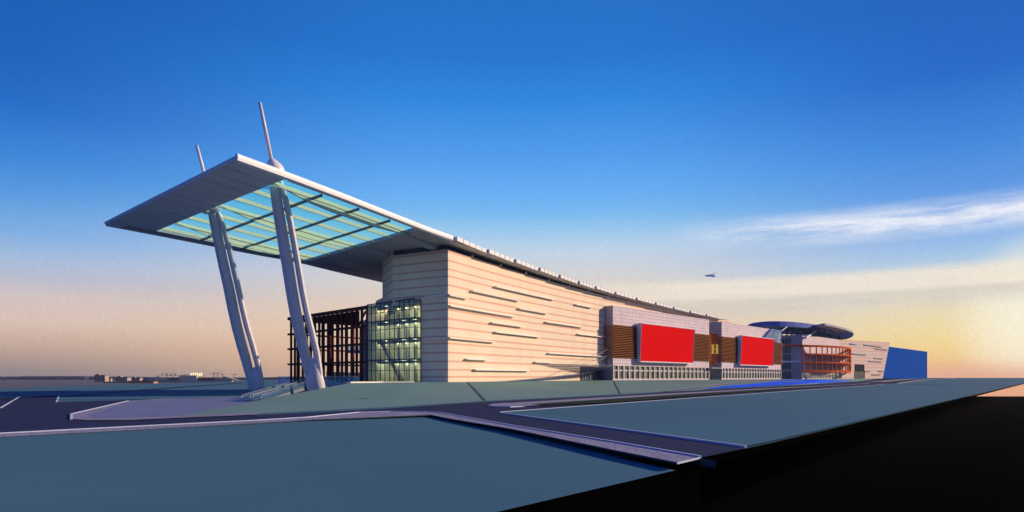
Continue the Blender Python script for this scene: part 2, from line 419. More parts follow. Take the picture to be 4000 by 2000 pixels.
# 16m from the opening edge: transition strip
lev = lambda s: zr(s)-.06
o_s = [OE-.15]+[OE-.15+(oleft(16)-OE+.15)*k/12 for k in range(1,13)]
for a, b in zip(o_s, o_s[1:]):
    s0a, s0b = open_b(min(a,2)), open_b(b)
    pts = [Fa(s0a,a),Fa(s0b,b),Fa(16,b),Fa(16,a)]; sv = [s0a,s0b,16,16]
    slab_quad(roof, pts, lambda i: lev(sv[i]), TH)
for s0, s1 in zip(srange, srange[1:]):
    w0, w1 = (oleft(s0), oleft(s1)) if s1 <= 36 else (-16,-16)
    sv = [s0,s0,s1,s1]
    slab_quad(roof, [Fa(s0,OE-.15),Fa(s0,w0),Fa(s1,w1),Fa(s1,OE-.15)], lambda i: lev(sv[i]), TH)
# pointed prow at the far end
e = tab[-1][0]; se = Sx(2846, OE+1.0)
roof.prism([(Fa(e,OE-.15).x,Fa(e,OE-.15).y),(Fa(se,OE+1.0).x,Fa(se,OE+1.0).y),(Fa(e,-12).x,Fa(e,-12).y)], zr(e)-.7, zr(e)-.1, 0, 0, 1)
# side rails of the opening
for oa, ob in ((lambda s: OE-.15, lambda s: ORr-.1), (lambda s: OLr(s)-.4, oleft)):
    P = [-41,-34,-27,-20,-13,-6,1] if ob(0) > -10 else [-36.5,-30,-24,-17,-10,-4,2]
    for s0, s1 in zip(P, P[1:]):
        sv = [s0,s0,s1,s1]
        slab_quad(roof, [Fa(s0,oa(s0)),Fa(s0,ob(s0)),Fa(s1,ob(s1)),Fa(s1,oa(s1))], lambda i: lev(sv[i])-.004, TH)
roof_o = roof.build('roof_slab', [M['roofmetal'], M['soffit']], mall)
# nose: the deep solid leading edge, rounded in front
mb = MB(); no = 14
prof = lambda k: [(0.00,-.34),(.06,-.12),(.25,.0),(.8,.06)][k]
oo = [OE-(OE+46.5)*k/no for k in range(no+1)]
for a, b in zip(oo, oo[1:]):
    fa, fb = front_s(a), front_s(b); ga, gb = open_f(min(a,1.9)), open_f(b)
    za, zb = lev(fa)+.03, lev(fb)+.03
    gap = .13
    pr = [(0,-.36),(.05,-.16),(.22,-.03),(.6,.02)]
    for (d0,h0),(d1,h1) in zip(pr, pr[1:]):
        mb.quad(Fa(fa+d0,a,za+h0),Fa(fa+d1,a,za+h1),Fa(fb+d1,b,zb+h1),Fa(fb+d0,b,zb+h0),1)
    mb.quad(Fa(fa+.6,a,za+.02),Fa(ga,a,za+.02),Fa(gb,b,zb+.02),Fa(fb+.6,b,zb+.02),1)
    pr = [(0,-.36),(.10,-.55),(.35,-.66)]
    for (d0,h0),(d1,h1) in zip(pr, pr[1:]):
        mb.quad(Fa(fb+d0,b,zb+h0),Fa(fb+d1,b,zb+h1),Fa(fa+d1,a,za+h1),Fa(fa+d0,a,za+h0),0)
    b2 = b+gap; fb2, gb2 = front_s(b2), open_f(b2)
    mb.quad(Fa(fb2+.35,b2,zb-.66),Fa(gb2,b2,zb-.75),Fa(ga,a,za-.75),Fa(fa+.35,a,za-.66),0)
    mb.quad(Fa(fb+.35,b,zb-.63),Fa(gb,b,zb-.70),Fa(gb2,b2,zb-.70),Fa(fb2+.35,b2,zb-.63),2)
    mb.quad(Fa(ga,a,za-.75),Fa(gb,b,zb-.75),Fa(gb,b,zb+.02),Fa(ga,a,za+.02),0)
for o in (OE,-46.5):
    f, g, z = front_s(o), open_f(min(o,1.9)), lev(front_s(o))+.03
    mb.face([Fa(f+d,o,z+h) for d,h in [(0,-.36),(.05,-.16),(.22,-.03),(.6,.02),(g-f,.02),(g-f,-.75),(.35,-.66),(.1,-.55)]],1)
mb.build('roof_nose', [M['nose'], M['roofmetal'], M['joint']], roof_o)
# white leading fascia along the right edge of the canopy
mb = MB(); P = [sT+.15+(Sx(1765,OE)-sT-.15)*k/16 for k in range(17)]
for s0, s1 in zip(P, P[1:]):
    pr = [(OE-.15,.10),(OE+.12,.14),(OE+.3,-.03),(OE+.36,-.36),(OE+.27,-.74),(OE-.1,-.92),(OE-.15,-.92)]
    for (o0,h0),(o1,h1) in zip(pr, pr[1:]):
        mb.quad(Fa(s0,o0,zr(s0)+h0),Fa(s0,o1,zr(s0)+h1),Fa(s1,o1,zr(s1)+h1),Fa(s1,o0,zr(s1)+h0), 0)
for q in (P[0],P[-1]): mb.face([Fa(q,o,zr(q)+h) for o,h in [(OE-.15,.10),(OE+.12,.14),(OE+.3,-.03),(OE+.36,-.36),(OE+.27,-.74),(OE-.1,-.92),(OE-.15,-.92)]])
mb.build('white_fascia', M['whitefascia'], roof_o)
mb = MB(); P = [-38.6+k*(70/14) for k in range(15)]
for s0, s1 in zip(P, P[1:]):
    a0,a1 = oleft(s0)-.02, oleft(s1)-.02
    mb.box8([Fa(s0,a0,lev(s0)-.78),Fa(s1,a1,lev(s1)-.78),Fa(s1,a1-.25,lev(s1)-.78),Fa(s0,a0-.25,lev(s0)-.78),Fa(s0,a0,lev(s0)+.1),Fa(s1,a1,lev(s1)+.1),Fa(s1,a1-.25,lev(s1)+.1),Fa(s0,a0-.25,lev(s0)+.1)])
mb.build('rear_fascia', M['nose'], roof_o)
# stepped fascia panels bay by bay with upright joints
bay = [1777,1904,2010,2105,2184,2259,2325,2402,2485,2560,2630,2695,2758,2804]
for i, px in enumerate(bay):
    s0 = Sx(px, OE); s1 = Sx(bay[i+1], OE) if i+1 < len(bay) else e
    if s1 - s0 < .5: continue
    mb = MB(); hh = .80 if i < 6 else .72
    o0, o1 = OE+.55, OE+.02; np_ = 5
    for k in range(np_):
        a = s0+(s1-s0)*k/np_; b = s0+(s1-s0)*(k+1)/np_-.07
        ia, ib = o0+(o1-o0)*k/np_, o0+(o1-o0)*(k+1)/np_
        za, zb = zr(a)+.12, zr(b)+.12
        mb.box8([Fa(a,ia,za-hh),Fa(b,ib,zb-hh),Fa(b,OE-.2,zb-hh),Fa(a,OE-.2,za-hh),Fa(a,ia,za),Fa(b,ib,zb),Fa(b,OE-.2,zb),Fa(a,OE-.2,za)],0,[1,0,0,0,0,0])
        mb.bar(Fa(b+.035,ib+.0,zb-hh),Fa(b+.035,ib+.0,zb+(.02 if i<3 else .14)),.09,.09,2)
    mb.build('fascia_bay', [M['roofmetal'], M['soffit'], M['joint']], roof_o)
# soffit joints, clerestory
for k in range(1, 26):
    s = 2.5+k*5.2
    if s < e-2:
        mb = MB(); mb.bar(Fa(s,OE-.2,lev(s)-TH-.0),Fa(s,(-1.9 if s>36 else -38 if s>14 else -14 if s>4 else -8),lev(s)-TH),.10,.05,0); mb.build('soffit_joint', M['joint'], roof_o)
for o in (-8,-13,-19,-25,-31,-37):
    s0 = open_b(o)+.5; mb = MB()
    for a in range(6):
        u0 = s0+(34-s0)*a/6; u1 = s0+(34-s0)*(a+1)/6
        if o > -14 and u0 > 0: continue
        mb.bar(Fa(u0,o,lev(u0)-TH),Fa(u1,o,lev(u1)-TH),.10,.05,0)
    mb.build('soffit_joint', M['joint'], roof_o)
mb = MB(); P = [0]+[k*4.0 for k in range(1,int(e/4)+1)]+[e-.5]
for s0, s1 in zip(P, P[1:]):
    mb.quad(Fa(s0,-1.6,ztop(s0)-.9),Fa(s1,-1.6,ztop(s1)-.9),Fa(s1,-1.6,lev(s1)-TH+.02),Fa(s0,-1.6,lev(s0)-TH+.02))
    mb.quad(Fa(s0,0,ztop(s0)-.02),Fa(s1,0,ztop(s1)-.02),Fa(s1,-1.7,ztop(s1)-.02),Fa(s0,-1.7,ztop(s0)-.02))
mb.quad(Fa(.6,-1.6,zc(985)),Fa(.6,-BL,zc(985)),Fa(.6,-BL,lev(0)-TH+.02),Fa(.6,-1.6,lev(0)-TH+.02))
mb.build('clerestory', M['clerestory'], mall)
# tapering fins under the soffit
for o in (-3.5,-17,-31):
    mb = MB(); s0, s1 = open_b(o)-1, open_b(o)+14
    zt_ = lev(s0)-TH+.02
    mb.box8([Fa(s0,o-1.1,zt_-.3),Fa(s0,o+1.1,zt_-.3),Fa(s1,o+.7,zt_-1.25),Fa(s1,o-.7,zt_-1.25),Fa(s0,o-1.1,zt_),Fa(s0,o+1.1,zt_),Fa(s1,o+.9,lev(s1)-TH+.02),Fa(s1,o-.9,lev(s1)-TH+.02)])
    mb.build('soffit_fin', M['soffit'], roof_o)
# glazed opening: long pale beams, dark cross beams, cyan glass
NB = 8
zg = lambda s: lev(s)-.18
mb = MB()
ob = [1.4+( -42.6-1.4)*k/NB for k in range(NB+1)]
for a, b in zip(ob, ob[1:]):
    fa, fb, ga, gb = open_f(a), open_f(b), open_b(a), open_b(b)
    for k in range(5):
        t0, t1 = k/5, (k+1)/5
        mb.quad(Fa(fa+(ga-fa)*t0,a,zg(fa+(ga-fa)*t0)),Fa(fa+(ga-fa)*t1,a,zg(fa+(ga-fa)*t1)),Fa(fb+(gb-fb)*t1,b,zg(fb+(gb-fb)*t1)),Fa(fb+(gb-fb)*t0,b,zg(fb+(gb-fb)*t0)))
gl = mb.build('roof_glass', M['canopyglass'], roof_o); 
for k in range(NB):
    o = ob[k]-2.6; deep = (k % 3 == 0)
    s0, s1 = open_f(o)-.1, open_b(o)+.1
    mb = MB(); top = lambda s: lev(s)-.24
    if not deep:
        d = .52
        mb.box8([Fa(s0,o-.08,top(s0)-d),Fa(s1,o-.08,top(s1)-d),Fa(s1,o-.30,top(s1)-d),Fa(s0,o-.30,top(s0)-d),Fa(s0,o+.10,top(s0)),Fa(s1,o+.10,top(s1)),Fa(s1,o-.30,top(s1)),Fa(s0,o-.30,top(s0))],0,[1,0,0,0,0,0])
    else:
        pts = [0,.12,.24,.38,.7,.88,1]; dp = [.25,.8,1.35,1.55,1.55,1.2,.7]
        for i in range(6):
            a = s0+(s1-s0)*pts[i]; b = s0+(s1-s0)*pts[i+1]; da, db = dp[i], dp[i+1]
            mb.box8([Fa(a,o,top(a)-da),Fa(b,o,top(b)-db),Fa(b,o-.26,top(b)-db),Fa(a,o-.26,top(a)-da),Fa(a,o,top(a)-.02),Fa(b,o,top(b)-.02),Fa(b,o-.26,top(b)-.02),Fa(a,o-.26,top(a)-.02)],2,[1,2,2,2,2,2])
            mb.bar(Fa(a,o+.02,top(a)-.62),Fa(b,o+.02,top(b)-.62),.14,.16,1)
    mb.build('roof_beam', [M['beam'], M['steel'], M['beam2']], roof_o)
for t in (.24,.5,.75):
    mb = MB(); prev = None
    for k in range(9):
        o = 1.2-42.2*k/8; s = open_f(o)+(open_b(o)-open_f(o))*t; p = Fa(s,o,lev(s)-.80)
        if prev is not None: mb.bar(prev,p,.28,.36)
        prev = p
    mb.build('cross_beam', M['steel'], roof_o)

# ------------------------------------------------------------------ masts
def mast():
    Yt = lambda py: 105.5-15.3*(1519-py)/(1519-690)
    A = lambda px, py: at(px, py, Yt(py))
    base = A(1232,1510)
    t = thing('mast', 'sunlit pinkish slotted mast standing on the bank, its bulb above the roof edge', 'mast', (base.x,base.y,base.z-1.2), 'leaning spindle masts')
    mb = MB(); mb.tube([A(1228,1400),A(1227,1440),A(1226,1462),A(1230,1490),A(1236,1516),A(1240,1530),A(1242,1541),A(1243,1546)],[.62,1.15,1.42,1.52,1.50,1.28,.8,.15],20,squash=.75)
    f = mb.build('foot', M['mast'], t, True)
    mb = MB(); mb.tube([A(1243,1540),A(1244,1548),A(1245,1560),A(1246,1575)],[.25,.42,.40,.16],10); mb.build('pin', M['steel'], f, True)
    mb = MB()
    mb.tube([A(1209,1470),A(1203,1440),A(1188,1370),A(1169,1290),A(1153,1215),A(1138,1130),A(1124,1040),A(1108,950),A(1094,866),A(1082,790),A(1073,730),A(1070,705)],
            [.80,.82,.90,.96,.97,.96,.93,.90,.86,.82,.78,.75],8)
    l = mb.build('front_leg', M['mast'], t, False)
    mb = MB()
    mb.tube([A(1249,1470),A(1246,1440),A(1235,1370),A(1216,1290),A(1197,1215),A(1180,1130),A(1165,1040),A(1149,950),A(1134,866),A(1118,790),A(1102,730),A(1094,705)],
            [.55,.56,.56,.55,.54,.53,.52,.50,.48,.45,.4,.3],8)
    mb.build('rear_leg', M['mast'], t, False)
    mb = MB(); c0, c1 = A(1084,706), A(1060,618); n = 12
    mb.tube([c0+(c1-c0)*(k/n) for k in range(n+1)],[.1+1.25*math.sin(math.pi*(.06+.9*(k/n)**.85)) for k in range(n+1)],20)
    mb.build('bulb', M['mast'], t, True)
    mb = MB(); mb.tube([A(1064,645),A(1040,525),A(1015,400)],[.27,.25,.22],12); mb.build('spire', M['mast'], t, True)
    return t
m1 = mast()
m2 = copy_tree(m1); m2.location = Vector(m1.location)+V(-14.5,11.9,-1.45)
m2['label'] = 'bluish shaded slotted mast with its rounded foot and pin on the open plaza'

# ------------------------------------------------------------------ glass pavilion
pv0 = at(1433,1193,136.2); pv1 = at(1618,1168,124.9); pv2 = Fa(0,-6.5)
ZP = CAMZ+15.5
pav = thing('glass_pavilion', 'glazed curtain wall box with black mullions and lit floors against the shaded end wall', 'pavilion', (pv1.x,pv1.y,ZB))
Fp = Frame((pv0.x,pv0.y),(pv1.x,pv1.y)); Fr = Frame((pv1.x,pv1.y),(pv2.x,pv2.y))
ncol, nrow = 10, 8
zrow = [ZB+(ZP-ZB)*k/7.6 for k in range(8)]+[ZP]
zrow = [CAMZ+(HZ-y)/FPX*124.9 for y in (1488,1446,1402,1359,1318,1277,1240,1206,1168)]
zrow[0] = ZB
for k in range(ncol):
    mb = MB(); u0, u1 = Fp.len*k/ncol, Fp.len*(k+1)/ncol
    mb.quad(Fp(u0,0,ZB),Fp(u1,0,ZB),Fp(u1,0,ZP),Fp(u0,0,ZP)); mb.build('glass_panel', M['glass'], pav)
mb = MB(); mb.quad(Fr(0,0,ZB),Fr(Fr.len,0,ZB),Fr(Fr.len,0,ZP),Fr(0,0,ZP)); mb.build('side_glass', M['glass'], pav)
mb = MB()
for k in range(ncol+1): mb.fbox(Fp, max(0,Fp.len*k/ncol-.04), min(Fp.len,Fp.len*k/ncol+.04), -.10, .05, ZB, ZP+.04)
for z in zrow:
    mb.fbox(Fp, .06, Fp.len-.06, -.08, .044, z-.05, z+.05); mb.fbox(Fr, .06, Fr.len-.02, -.08, .044, z-.052, z+.048)
mb.fbox(Fr, Fr.len-.12, Fr.len, -.1, .05, ZB, ZP)
mb.fbox(Fp, -.02, Fp.len+.02, -.09, .056, ZP+.045, ZP+.2)
mb.build('mullion_grid', M['mullion'], pav)
mb = MB(); back = [Fp(0,-8.5,0),Fp(Fp.len-.1,-4.5,0)]
mb.quad(V(back[0].x,back[0].y,ZB),V(back[1].x,back[1].y,ZB),V(back[1].x,back[1].y,ZP-.1),V(back[0].x,back[0].y,ZP-.1))
mb.quad(Fp(0.1,-8.5,ZB),Fp(0.1,-.3,ZB),Fp(.1,-.3,ZP-.1),Fp(.1,-8.5,ZP-.1))
mb.build('back_wall', M['interior'], pav)
mb = MB()
for z in (zrow[0]-.1, zrow[2], zrow[4], zrow[6], ZP-.25):
    mb.prism([tuple(Fp(.1,-.25,0)[:2]),tuple(Fp(Fp.len-.15,-.25,0)[:2]),tuple(Fp(Fp.len-.1,-4.4,0)[:2]),tuple(Fp(.1,-8.4,0)[:2])], z-.14, z+.14)
mb.build('floor_slab', M['floorslab'], pav)
for z in (zrow[2], zrow[4], zrow[6], ZP-.25):
    for u in (.3,.68,.9):
        mb = MB(); mb.fbox(Fp, Fp.len*u-.5, Fp.len*u+.5, -1.5, -1.42, z-.22, z-.16); mb.build('ceiling_lamp', M['lamp'], pav)
    mb = MB(); mb.fbox(Fp, .4, Fp.len-.5, -2.5, -2.42, z-.75, z-.15, 0)
    mb.quad(Fp(.5,-2.53,z-.7),Fp(Fp.len-.6,-2.53,z-.7),Fp(Fp.len-.6,-2.53,z-.2),Fp(.5,-2.53,z-.2),1); mb.build('fill_strip', [M['floorslab'],M['fillglow']], pav)  # shielded strip added only to light the back wall
for u in (.45,.62,.8):
    mb = MB(); mb.fbox(Fp, Fp.len*u-.25, Fp.len*u+.25, -3.3, -2.8, ZB, ZP-.3); mb.build('column', M['hallcol'], pav)
mb = MB(); mb.bar(Fp(Fp.len*.12,-2.5,zrow[4]),Fp(Fp.len*.55,-2.5,ZB+.3),1.1,.5); mb.bar(Fp(Fp.len*.12,-1.9,zrow[4]+1),Fp(Fp.len*.55,-1.9,ZB+1.2),.08,.12)
mb.build('stair', M['floorslab'], pav)

# ------------------------------------------------------------------ brown pergola
g1 = at(1131,1240,163); g0 = at(1432,1193,136.4); g2 = at(1412,1318,180)
per = thing('steel_pergola', 'dark brown open steel frame of columns and rails joined to the glass pavilion', 'pergola', (g1.x,g1.y,ZB))
Fg = Frame((g1.x,g1.y),(g0.x,g0.y)); Fb = Frame((g1.x,g1.y),(g2.x,g2.y))
zl = [CAMZ+z for z in (15.5,11.3,7.45,3.5)]
for k in range(18):
    u = Fg.len*(.012+.985*k/17)
    mb = MB(); mb.fbox(Fg, u-.22, u+.22, -.45, 0, ZB-(.6 if k<4 else .2), zl[0]-.7); mb.build('column', M['brown'], per)
for z in zl:
    mb = MB(); h = .75 if z == zl[0] else .5
    mb.fbox(Fg, -1.0, Fg.len+.15, -.5, .12, z-h, z); mb.build('rail', M['brown'], per)
for k in range(9):
    u = 2.5+(Fb.len-2.6)*k/8
    mb = MB(); mb.fbox(Fb, u-.25, u+.25, -.5, 0, ZB-.2, zl[0]-.9); mb.build('rear_column', M['brown'], per)
for z in zl[1:]:
    mb = MB(); mb.fbox(Fb, .8, Fb.len, -.45, .05, z-.45, z-.02); mb.build('rear_rail', M['brown'], per)
mb = MB()
mb.prism([tuple(Fg(.5,-.5,0)[:2]),tuple(Fg(Fg.len*.9,-.5,0)[:2]),tuple(Fb(Fb.len*.98,-.3,0)[:2]),tuple(Fb(.6,-.3,0)[:2])], zl[0]-1.0, zl[0]-.8)
for k in range(12):
    t = .06+.9*k/11; mb.bar(Fg(Fg.len*t,-.55,zl[0]-1.25),Fb(Fb.len*t,-.3,zl[0]-1.25),.3,.5)
mb.build('roof_deck', M['brown'], per)

# small balcony seen through the frame
mb = MB(); pA = at(1356,1372,172); pB = at(1412,1370,168); Fk = Frame((pA.x,pA.y),(pB.x,pB.y)); zk = CAMZ+(HZ-1367)/FPX*170
bal = thing('balcony', 'small pale blue balcony with glass balustrade seen through the brown frame', 'balcony', (pA.x,pA.y,zk-.7))
mb.fbox(Fk, 0, Fk.len+3, -4, 0, zk-.75, zk); mb.build('slab', M['frame'], bal)
mb = MB(); mb.fbox(Fk, 0, Fk.len+3, -.06, 0, zk, zk+1.1); mb.build('balustrade', M['glassb'], bal)
mb = MB(); q0 = at(1412,1180,172); q1 = at(1436,1180,160); Fq = Frame((q0.x,q0.y),(q1.x,q1.y))
mb.fbox(Fq, 0, Fq.len, -6, 0, ZB-.3, CAMZ+15, 0); tower = mb.build('stair_tower', M['tileg'], mall)

# ------------------------------------------------------------------ viewing deck and escalators
d0 = at(1084,1485,194); d1 = V(-30,118,0)
Fd = Frame((d0.x,d0.y),(d1.x,d1.y))
deck = thing('viewing_deck', 'pale blue raised deck with glass balustrade running behind the near mast foot', 'deck', (d1.x,d1.y,0))
mb = MB(); mb.fbox(Fd, 0, Fd.len+4, -9, 0, ZB-1.0, ZB); mb.build('slab', M['frame'], deck)
for k in range(9):
    mb = MB(); u0 = (Fd.len+4)*k/9; u1 = (Fd.len+4)*(k+1)/9-.05; mb.fbox(Fd, u0, u1, -.18, -.13, ZB, ZB+1.15); mb.build('glass_panel', M['glassb'], deck)
for k in range(4):
    mb = MB(); u = 6+k*17; mb.fbox(Fd, u-.3, u+.3, -5, -4.4, -.1, ZB-1.0); mb.build('post', M['joint'], deck)
def escalator(off, label):
    a = gnd(968,1570) ; b = at(1215,1484,138); b.z = ZB
    sh = V(off*.85, -off*.5, 0); a = a+sh; b = b+sh
    d = V(b.x-a.x,b.y-a.y,0).normalized(); n = V(d.y,-d.x,0)
    t = thing('escalator', label, 'escalator', tuple(a), 'escalators up to the terrace')
    mb = MB(); mb.box8([a-n*.75+V(0,0,-.05),a+n*.75+V(0,0,-.05),b+n*.75+V(0,0,-.9),b-n*.75+V(0,0,-.9),a-n*.75+V(0,0,.12),a+n*.75+V(0,0,.12),b+n*.75+V(0,0,.05),b-n*.75+V(0,0,.05)]); mb.build('truss', M['escside'], t)
    for sgn in (-1,1):
        p = a+n*(.7*sgn); q = b+n*(.7*sgn)
        mb = MB(); mb.quad(p+V(0,0,.1),q+V(0,0,.1),q+V(0,0,.95),p+V(0,0,.95)); bl = mb.build('balustrade', M['glassb'], t)
        mb = MB(); cs = [p-d*(.5+.45*math.sin(x))+V(0,0,.55+.45*math.cos(x)) for x in [math.pi-.5-k*(math.pi-.5)/8 for k in range(9)]]
        mb.tube(cs+[p+V(0,0,1.0),q+V(0,0,1.0)],.04,8); mb.build('handrail', M['rail'], bl, True)
    for k in range(24):
        mb = MB(); c = a+(b-a)*((k+.5)/24); mb.bar(c-n*.6+V(0,0,.18),c+n*.6+V(0,0,.18),.5,.08); mb.build('step', M['terrace'], t)
escalator(0.3, 'outdoor escalator nearest the open plaza, its curled handrail ends at the plaza edge')
escalator(2.0, 'outdoor escalator against the grass bank, half hidden behind the bank edge')

# ------------------------------------------------------------------ louvred blocks
def serif_h(mb, F, u, v, z, w, h, d):
    st = w*.24
    for sx in (u+w*.06, u+w*.70):
        mb.fbox(F, sx, sx+st, v, v+d, z, z+h)
        for zz in (z-.02, z+h-h*.05+.02): mb.fbox(F, sx-w*.1, sx+st+w*.1, v-.004, v+d+.004, zz, zz+h*.05)
    mb.fbox(F, u+w*.2, u+w*.8, v+.01, v+d-.01, z+h*.46, z+h*.53)
def block(label, Lp, Rp, z1, bandz, nwin, wz, depth, board, wm, blabel, left_ext):
    F = Frame(Lp, Rp)
    b = thing('louvred_block', label, 'building', F(F.len/2,0,ZB))
    mb = MB(); W = F.len
    q = [F(0,0,ZB-.5),F(W,0,ZB-.5),F(W,-depth,ZB-.5),F(0,-depth,ZB-.5)]
    def panel(z0, z1_, mi):
        mb.quad(F(0,0,z0),F(W,0,z0),F(W,0,z1_),F(0,0,z1_), mi, [(0,z0),(W,z0),(W,z1_),(0,z1_)])
    (u0,u1),(l0,l1) = wz
    # front face with the two window rows left open
    panel(ZB-.5,l0,0); panel(l1,u0,0); panel(u1,bandz[0],0); panel(bandz[1],z1,0)
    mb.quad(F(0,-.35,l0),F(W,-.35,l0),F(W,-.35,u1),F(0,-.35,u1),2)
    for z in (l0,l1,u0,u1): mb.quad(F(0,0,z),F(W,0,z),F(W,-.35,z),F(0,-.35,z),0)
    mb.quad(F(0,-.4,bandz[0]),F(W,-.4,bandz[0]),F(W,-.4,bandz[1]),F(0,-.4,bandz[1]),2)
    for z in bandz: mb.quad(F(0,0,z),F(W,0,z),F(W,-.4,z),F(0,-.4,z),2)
    for u in (0, W):
        mb.quad(F(u,0,ZB-.5),F(u,-depth,ZB-.5),F(u,-depth,z1),F(u,0,z1),1,[(0,ZB),(depth,ZB),(depth,z1),(0,z1)])
    mb.quad(F(0,0,z1),F(W,0,z1),F(W,-depth,z1),F(0,-depth,z1),1)
    body = mb.build('wall', [M['tile'], M['tileg'], M['louvreback']], b)
    mb = MB(); nl = 19
    for k in range(nl):
        z = bandz[0]+(bandz[1]-bandz[0])*(k+.5)/nl
        mb.fbox(F, -.7, W+.9, -.1, .5, z-.06, z+.06)
        mb.fbox(F, -.7, -.25, -min(depth,6), -.1, z-.06, z+.06)
    mb.build('louvre_screen', M['louvre'], b)
    ww = W/nwin
    for k in range(nwin):
        for z0, z1_ in ((l0,l1),(u0,u1)):
            mb = MB(); a, c = ww*k+.02*ww, ww*(k+1)-.30*ww
            r = random.random()*40
            mb.quad(F(a,-.22,z0),F(c,-.22,z0),F(c,-.22,z1_),F(a,-.22,z1_),0,[(r+a,z0),(r+c,z0),(r+c,z1_),(r+a,z1_)])
            for f in (.33,.68): mb.fbox(F, a, c, -.22, -.16, z0+(z1_-z0)*f-.04, z0+(z1_-z0)*f+.04, 1)
            mb.fbox(F, c-.12, c, -.22, -.1, z0, z1_, 1)
            mb.build('window', [wm, M['mullion']], b)
    for k in range(nwin+1):
        mb = MB(); u = min(W-.16, max(0.16, ww*k-.12*ww)); mb.fbox(F, u-.16, u+.16, -.2, .22, l0-.02, u1+.02); mb.build('window_fin', M['cream'], b)
    # billboard
    (tl,tr,br,bl) = board; vb, vt = 1.5, 2.0
    U0, U1 = F.fromx(bl[0],vb), F.fromx(br[0],vb); T0, T1 = F.fromx(tl[0],vt), F.fromx(tr[0],vt)
    zb0, zb1 = F.zat(*bl,vb), F.zat(*br,vb); zt0, zt1 = F.zat(*tl,vt), F.zat(*tr,vt)
    zb_, zt_ = (zb0+zb1)/2, (zt0+zt1)/2
    g = thing('billboard', blabel, 'billboard', F((U0+U1)/2, 0, zb_), 'red billboards on the louvred blocks')
    mb = MB(); mb.box8([F(U0,vb,zb_),F(U1,vb,zb_),F(U1,.46,zb_),F(U0,.46,zb_),F(T0,vt,zt_),F(T1,vt,zt_),F(T1,.46,zt_),F(T0,.46,zt_)])
    mb.build('box_frame', M['frame'], g)
    i = .22; k = lambda t: vb+(vt-vb)*t+.03
    hh = zt_-zb_
    mb = MB(); mb.box8([F(U0+i,k(.02)-.02,zb_+i),F(U1-i,k(.02)-.02,zb_+i),F(U1-i,k(.02),zb_+i),F(U0+i,k(.02),zb_+i),F(T0+i,k(.98)-.02,zt_-i),F(T1-i,k(.98)-.02,zt_-i),F(T1-i,k(.98),zt_-i),F(T0+i,k(.98),zt_-i)])
    mb.build('red_panel', M['red'], g)
    mb = MB()
    P = [F(U0,vb+.05,zb_),F(U1,vb+.05,zb_),F(T1,vt+.05,zt_),F(T0,vt+.05,zt_)]
    for a, c in zip(P, P[1:]+P[:1]): mb.bar(a,c,.2,.2)
    mb.build('trim', M['ledge'], g)
    return F
fl = Fa(Sx(2360),2.95)
fl = V((2394-2000)/FPX*fl.y, fl.y, 0)
z1 = CAMZ+(HZ-1193)*fl.y/FPX
yR = (z1-CAMZ)*FPX/(HZ-1249); bR = ((2770-2000)/FPX*yR, yR)
zz = lambda py: CAMZ+(HZ-py)*fl.y/FPX
z5 = lambda x, y: (x/2.928+2200, y/2.928+1100)
B1 = block('nearer tiled block with orange louvres and a red billboard, left of the yellow letter', (fl.x,fl.y), bR, z1, (zz(1397.8),zz(1267.3)), 21,
      ((zz(1444),zz(1428.5)),(zz(1479.4),zz(1449.7))), 12, (z5(893,470),z5(1503,548),z5(1480,937),z5(878,915)), M['window'],
      'larger red billboard on the nearer louvred block, left of the yellow letter', 1)
y2 = (z1-CAMZ)*FPX/215.4; l2 = ((2819-2000)/FPX*y2, y2); y2r = (z1-CAMZ)*FPX/180.2; r2 = ((3051-2000)/FPX*y2r, y2r)
z6 = lambda x, y: (x/5.152+2880, y/5.152+1230)
B2 = block('farther tiled block with orange louvres and a red billboard, right of the yellow letter', l2, r2, z1, (zz(1397.8),zz(1267.3)), 22,
      ((zz(1444),zz(1428.5)),(zz(1479.4),zz(1449.7))), 14, (z6(90,405),z6(742,490),z6(715,1030),z6(55,1010)), M['window2'],
      'smaller red billboard on the farther louvred block, right of the yellow letter', 1)
# letter sign between the blocks
sg0 = at(2774,1304,238.5); sg1 = at(2804,1304,239.3); Fs = Frame((sg0.x,sg0.y),(sg1.x,sg1.y))
zs = lambda y: CAMZ+(HZ-y)*240/FPX
sg = thing('letter_sign', 'tall rust red panel with a yellow letter H between the two louvred blocks', 'sign', Fs(Fs.len/2,0,zs(1421)))
mb = MB(); mb.fbox(Fs, 0, Fs.len, -.5, 0, zs(1421), zs(1304)); mb.build('panel', M['rust'], sg)
mb = MB(); serif_h(mb, Fs, Fs.len*.16, .05, zs(1382), Fs.len*.86, zs(1347)-zs(1382), .35); mb.build('letter', M['gold'], sg)

# ------------------------------------------------------------------ main entrance glass and its canopy
pL = Fa(S_DOOR0,-1.2); pR = Fa(S_DOOR1,-1.2); Fe = Frame((pL.x,pL.y),(pR.x,pR.y)); zd = lambda y: CAMZ+(HZ-y)*180/FPX
ent = MB(); We = Fe.len; ztE = 5.6
ent.quad(Fe(0,0,ZB),Fe(We,0,ZB),Fe(We,0,ztE),Fe(0,0,ztE),0,[(0,0),(We,0),(We,3),(0,3)])
for k in range(6): ent.fbox(Fe, max(0,We*k/5-.09), We*k/5+.09, 0, .15, ZB, ztE, 1)
for k in range(5): ent.fbox(Fe, We*(k+.5)/5-.06, We*(k+.5)/5+.06, 0, .13, ZB, ZB+2.0, 1)
for z,h in ((ZB+.03,.06),(ZB+2.05,.10),(ZB+2.55,.35),(ztE-.05,.12)): ent.fbox(Fe, .02, We-.02, 0, .145, z-h/2, z+h/2, 1)
ent.build('entrance_glazing', [M['coolglass'], M['mullion']], mall)
mb = MB()
